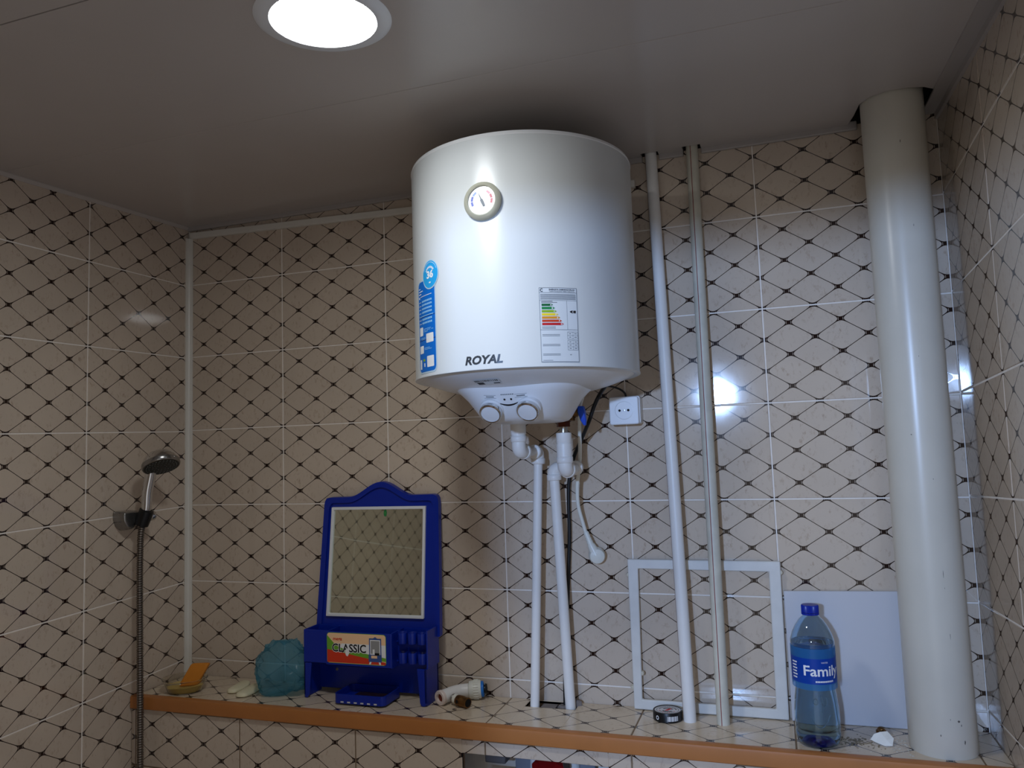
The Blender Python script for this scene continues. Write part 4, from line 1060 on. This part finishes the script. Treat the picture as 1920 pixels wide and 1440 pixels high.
m.build('brush_cups', BLUEP, mc, smooth=40)
# legs / lower back
m = MB(); m.box((0.4330, YB - 0.002, -0.432), (0.7440, YB + 0.004, -0.30)); m.build('back_plate', BLUEP, mc, smooth=0, bevel=0.001)
for x0, x1 in ((0.4310, 0.4510), (0.7220, 0.7440)):
    pl_ = [(YB, -0.359), (YFr, -0.359), (YFr, -0.432), (YFr + 0.004, -0.4385), (YFr + 0.010, -0.4398), (YB + 0.006, -0.4398), (YB + 0.006, -0.359)]
    m = MB(); xs_ = (x0, x0 + 0.004) if x0 < 0.6 else (x1 - 0.004, x1)
    m.prism(pl_, lambda u, v, d: Vector((d, u, v)), xs_[0], xs_[1])
    m.prism([(x0, -0.359), (x1, -0.359), (x1 if x0 > 0.6 else x0 + 0.013, -0.432), (x1 - 0.004 if x0 > .6 else x0 + 0.008, -0.4392), (x0 + 0.010 if x0 > .6 else x0 + 0.002, -0.4392), (x0 + 0.006 if x0 > .6 else x0, -0.432)], lambda u, v, d: Vector((u, d, v)), YFr, YFr + 0.004)
    m.build('leg', BLUEP, mc, smooth=0, bevel=0.0012)
# soap tray
m = MB(); ty0, ty1, tz = -0.138, -0.056, -0.4325
oT = rrect(0.5270, ty0, 0.6560, ty1, 0.012); iT = rrect(0.5300, ty0 + 0.003, 0.6530, ty1 - 0.003, 0.010)
m.frame(oT, iT, lambda u, v, d: Vector((u, v, d)), tz - 0.003, tz + 0.017)
m.prism(rrect(0.529, ty0 + 0.002, 0.654, ty1 - 0.002, 0.010), lambda u, v, d: Vector((u, v, d)), tz - 0.002, tz + 0.001)
m.build('soap_tray', BLUEP, mc, smooth=40)
m = MB()
for k in range(6): m.box((0.546 + 0.0168 * k, ty0 - 0.0005, tz - 0.0012), (0.546 + 0.0168 * k + 0.0075, ty0 + 0.001, tz + 0.0018))
m.build('drain_slots', pmat('slot_light', (206, 206, 206), 0.6), mc, smooth=0)
MB().prism(rrect(0.553, ty0 + 0.030, 0.640, ty1 - 0.012, 0.004), lambda u, v, d: Vector((u, v, d)), tz + 0.0012, tz + 0.0022).build('tray_window', LTILE, mc, smooth=0)
SCRG = pmat('screw_grey', (120, 120, 116), 0.4, metal=0.6)
for px_, pz_, rr_ in ((0.482, -0.388, 0.004), (0.7095, -0.396, 0.0042)): MB().lathe([(rr_, 0.0), (rr_ * 0.7, 0.001), (0, 0.0012)], axis_mtx((px_, YB - 0.0022, pz_), (0, -1, 0)), 16).build('wall_screw', SCRG, mc)
# advert sticker on the bin
S0, S1, T0, T1 = 0.4970, 0.6480, -0.3545, -0.2880
YS = YFr - 0.0043
d = Decal(lambda u, v, l: Vector((u, YS - l, v)))
def AD(fx, fy): return (S0 + (S1 - S0) * fx, T1 - (T1 - T0) * fy)
d.poly(rrect(S0 - 0.001, T0 - 0.001, S1 + 0.001, T1 + 0.001, 0.007), 2, 0.0); d.poly(rrect(S0, T0, S1, T1, 0.006), 0, 0.0002)
def swoosh(f0, f1, mt, lift):
    n = 16; pts = []
    for i in range(n): 
        xa, xb = i / n, (i + 1) / n
        d.mb.add([d.fn(*AD(xa, min(1, f0(xa))), lift), d.fn(*AD(xb, min(1, f0(xb))), lift), d.fn(*AD(xb, min(1, f1(xb))), lift), d.fn(*AD(xa, min(1, f1(xa))), lift)], [(0, 3, 2, 1)], mt)
swoosh(lambda x: 0.10 + 0.9 * x ** 0.6 if x < 0.55 else 0.73 + 0.3 * (x - .55), lambda x: 0.30 + 0.62 * x ** 0.6 if x < .55 else 0.76 + 0.25 * (x - .55), 4, 0.0004)
swoosh(lambda x: 0.08 + 2.2 * x if x < .18 else 0.476 + 0.35 * (x - .18), lambda x: 0.60 + 0.28 * x, 2, 0.0005)
swoosh(lambda x: 0.55 + 0.36 * x, lambda x: 0.985, 3, 0.0007)
swoosh(lambda x: 0.34 + 0.0 * x if x > .22 else 0.6, lambda x: 0.52 + 0.30 * x if x > .22 else 0.6, 1, 0.0003)
a = AD(0.10, 0.24); d.text('mega', a[0], a[1], 0.011, 3, 0.0008, bold=0.0002, shear=0.2, width=0.024)
a = AD(0.085, 0.62); d.text('CLASSIC', a[0] - 0.0003, a[1], 0.0255, 1, 0.0008, bold=0.0015, width=0.0898)
d.text('CLASSIC', a[0] + 0.0006, a[1] + 0.0004, 0.0250, 5, 0.0010, bold=0.0005, width=0.0880)
d.poly([AD(0.31, 0.62), AD(0.34, 0.48), AD(0.37, 0.52), AD(0.39, 0.62), AD(0.36, 0.76), AD(0.33, 0.74)], 1, 0.0012)
# little picture of the cabinet
def adr(x0, y0, x1, y1, mt, lift): p = AD(x0, y1); q = AD(x1, y0); d.rect(p[0], p[1], q[0], q[1], mt, lift)
adr(0.725, 0.12, 0.93, 0.70, 6, 0.0009); d.poly([AD(0.79, 0.12), AD(0.828, 0.07), AD(0.865, 0.12)], 6, 0.0009); adr(0.742, 0.17, 0.913, 0.66, 1, 0.0010); adr(0.755, 0.20, 0.900, 0.63, 7, 0.0011)
adr(0.715, 0.66, 0.935, 0.90, 6, 0.0012); adr(0.76, 0.69, 0.86, 0.78, 0, 0.0013); adr(0.785, 0.48, 0.82, 0.66, 1, 0.0013); adr(0.82, 0.60, 0.90, 0.68, 5, 0.0013)
d.poly([AD(0.735, 0.90), AD(0.765, 0.90), AD(0.75, 0.985), AD(0.72, 0.985)], 1, 0.0013); d.poly([AD(0.885, 0.90), AD(0.915, 0.90), AD(0.925, 0.985), AD(0.895, 0.985)], 1, 0.0013)
d.build('advert_sticker', [INKC['cream'], INKW, INKC['vgreen'], INKC['vred'], INKC['lime'], INK, INKC['steelblue'], INKC['mgrey']], mc)

# ------------------------------------------------------------------ hand shower
HB = Vector((0.052, -0.207, -0.012))
br = thing('shower_holder', 'chrome wall bracket holding the hand shower on the left wall', 'shower holder', (0.0, -0.222, -0.015))
m = MB()
rings = []
for x, s_ in ((0.0005, 1.0), (0.010, 1.0), (0.026, 0.94), (0.034, 0.84)):
    rings.append([(x, -0.226 + 0.026 * s_ * u, -0.016 + 0.026 * s_ * v) for u, v in [(-1, 0.62), (-0.9, 0.80), (0.9, 0.80), (1, 0.62), (0.95, 0.0), (0.70, -0.55), (0.3, -0.95), (-0.2, -1.0), (-0.7, -0.6), (-0.97, 0.0)]])
m.loft(rings); m.build('bracket_body', CHROMED, br, smooth=40, bevel=0.002)
m = MB().lathe([(0.0105, -0.022), (0.0160, -0.020), (0.0170, 0.0), (0.0165, 0.018), (0.0112, 0.020)], axis_mtx(HB, (0.40, 0.02, 0.92)), 28); m.build('clamp', BLACKP, br)
m = MB().lathe([(0, 0.010), (0.010, 0.009), (0.013, 0.0), (0.012, -0.006)], axis_mtx(HB + Vector((0.004, 0.018, 0.002)), (0.5, 0.9, 0)), 20); m.build('knob', CHROME, br)
hs = thing('hand_shower', 'chrome hand shower with a dark round head hanging in its wall bracket', 'shower head', (0.052, -0.207, -0.02))
hd = Vector((0.30, -0.02, 0.95)).normalized()
A_ = HB - hd * 0.020
hn = Vector((0.42, -0.18, -0.89)).normalized()
hc = Vector((0.1085, -0.2155, 0.1165))
path = spline([A_, HB + hd * 0.02, Vector((0.062, -0.2080, 0.048)), Vector((0.0715, -0.2085, 0.088)), Vector((0.0790, -0.2110, 0.110)), hc - hn * 0.014 + Vector((-0.012, 0, 0))], 6)
n_ = len(path); rads = [0.0098 + 0.0030 * math.sin(PI * min(1, i / (n_ - 1) * 1.1) * 0.8) for i in range(n_)]
MB().tube(path, rads, 20).build('handle', CHROME, hs)
hmx = axis_mtx(hc, hn, (0, 1, 0))
MB().lathe([(0, -0.030), (0.012, -0.0295), (0.026, -0.024), (0.036, -0.014), (0.0412, -0.004), (0.0420, 0.0)], hmx, 40).build('head_shell', CHROME, hs)
MB().lathe([(0.0420, -0.001), (0.0432, 0.0), (0.0434, 0.007), (0.0418, 0.010), (0.0395, 0.0105)], hmx, 40).build('head_rim', CHROMED, hs)
fc = MB().lathe([(0.0398, 0.0100), (0.020, 0.0108), (0, 0.011)], hmx, 40).build('spray_face', pmat('spray_dark', (30, 34, 32), 0.45), hs)
m = MB()
for rr_, nn in ((0.034, 26), (0.028, 20), (0.020, 14), (0.011, 8)):
    for k in range(nn):
        a = 2 * PI * k / nn; m.lathe([(0.0009, 0.0100), (0.0008, 0.0122), (0, 0.0124)], hmx @ Matrix.Translation((rr_ * math.cos(a), rr_ * math.sin(a), 0)), 6)
o = m.build('nozzles', pmat('nozzle_grey', (120, 124, 120), 0.5), fc); o['kind'] = 'stuff'
# hose: corrugated tube
HP = [HB - hd * 0.018 + Vector((0, 0, -0.004)), Vector((0.0440, -0.2095, -0.060)), Vector((0.0430, -0.2100, -0.15)), Vector((0.0445, -0.2095, -0.30)), Vector((0.0485, -0.2110, -0.45)), Vector((0.0520, -0.2130, -0.62)), Vector((0.056, -0.215, -0.80)), Vector((0.07, -0.22, -1.05)), Vector((0.11, -0.25, -1.25)), Vector((0.16, -0.32, -1.15)), Vector((0.17, -0.36, -0.95))]
sp_ = spline(HP, 40)
# resample evenly, ring profile
acc = [0.0]
for a, b in zip(sp_, sp_[1:]): acc.append(acc[-1] + (b - a).length)
tot = acc[-1]; step = 0.0028; out = []; j = 0; s_ = 0.0
while s_ < tot:
    while acc[j + 1] < s_: j += 1
    t = (s_ - acc[j]) / max(1e-9, acc[j + 1] - acc[j]); out.append(sp_[j].lerp(sp_[j + 1], t)); s_ += step / 2
rad = [(0.0079, 0.0076, 0.0060, 0.0076)[i % 4] for i in range(len(out))]
m = MB().tube(out, rad, 12); m.build('hose', HOSE, hs, smooth=0)
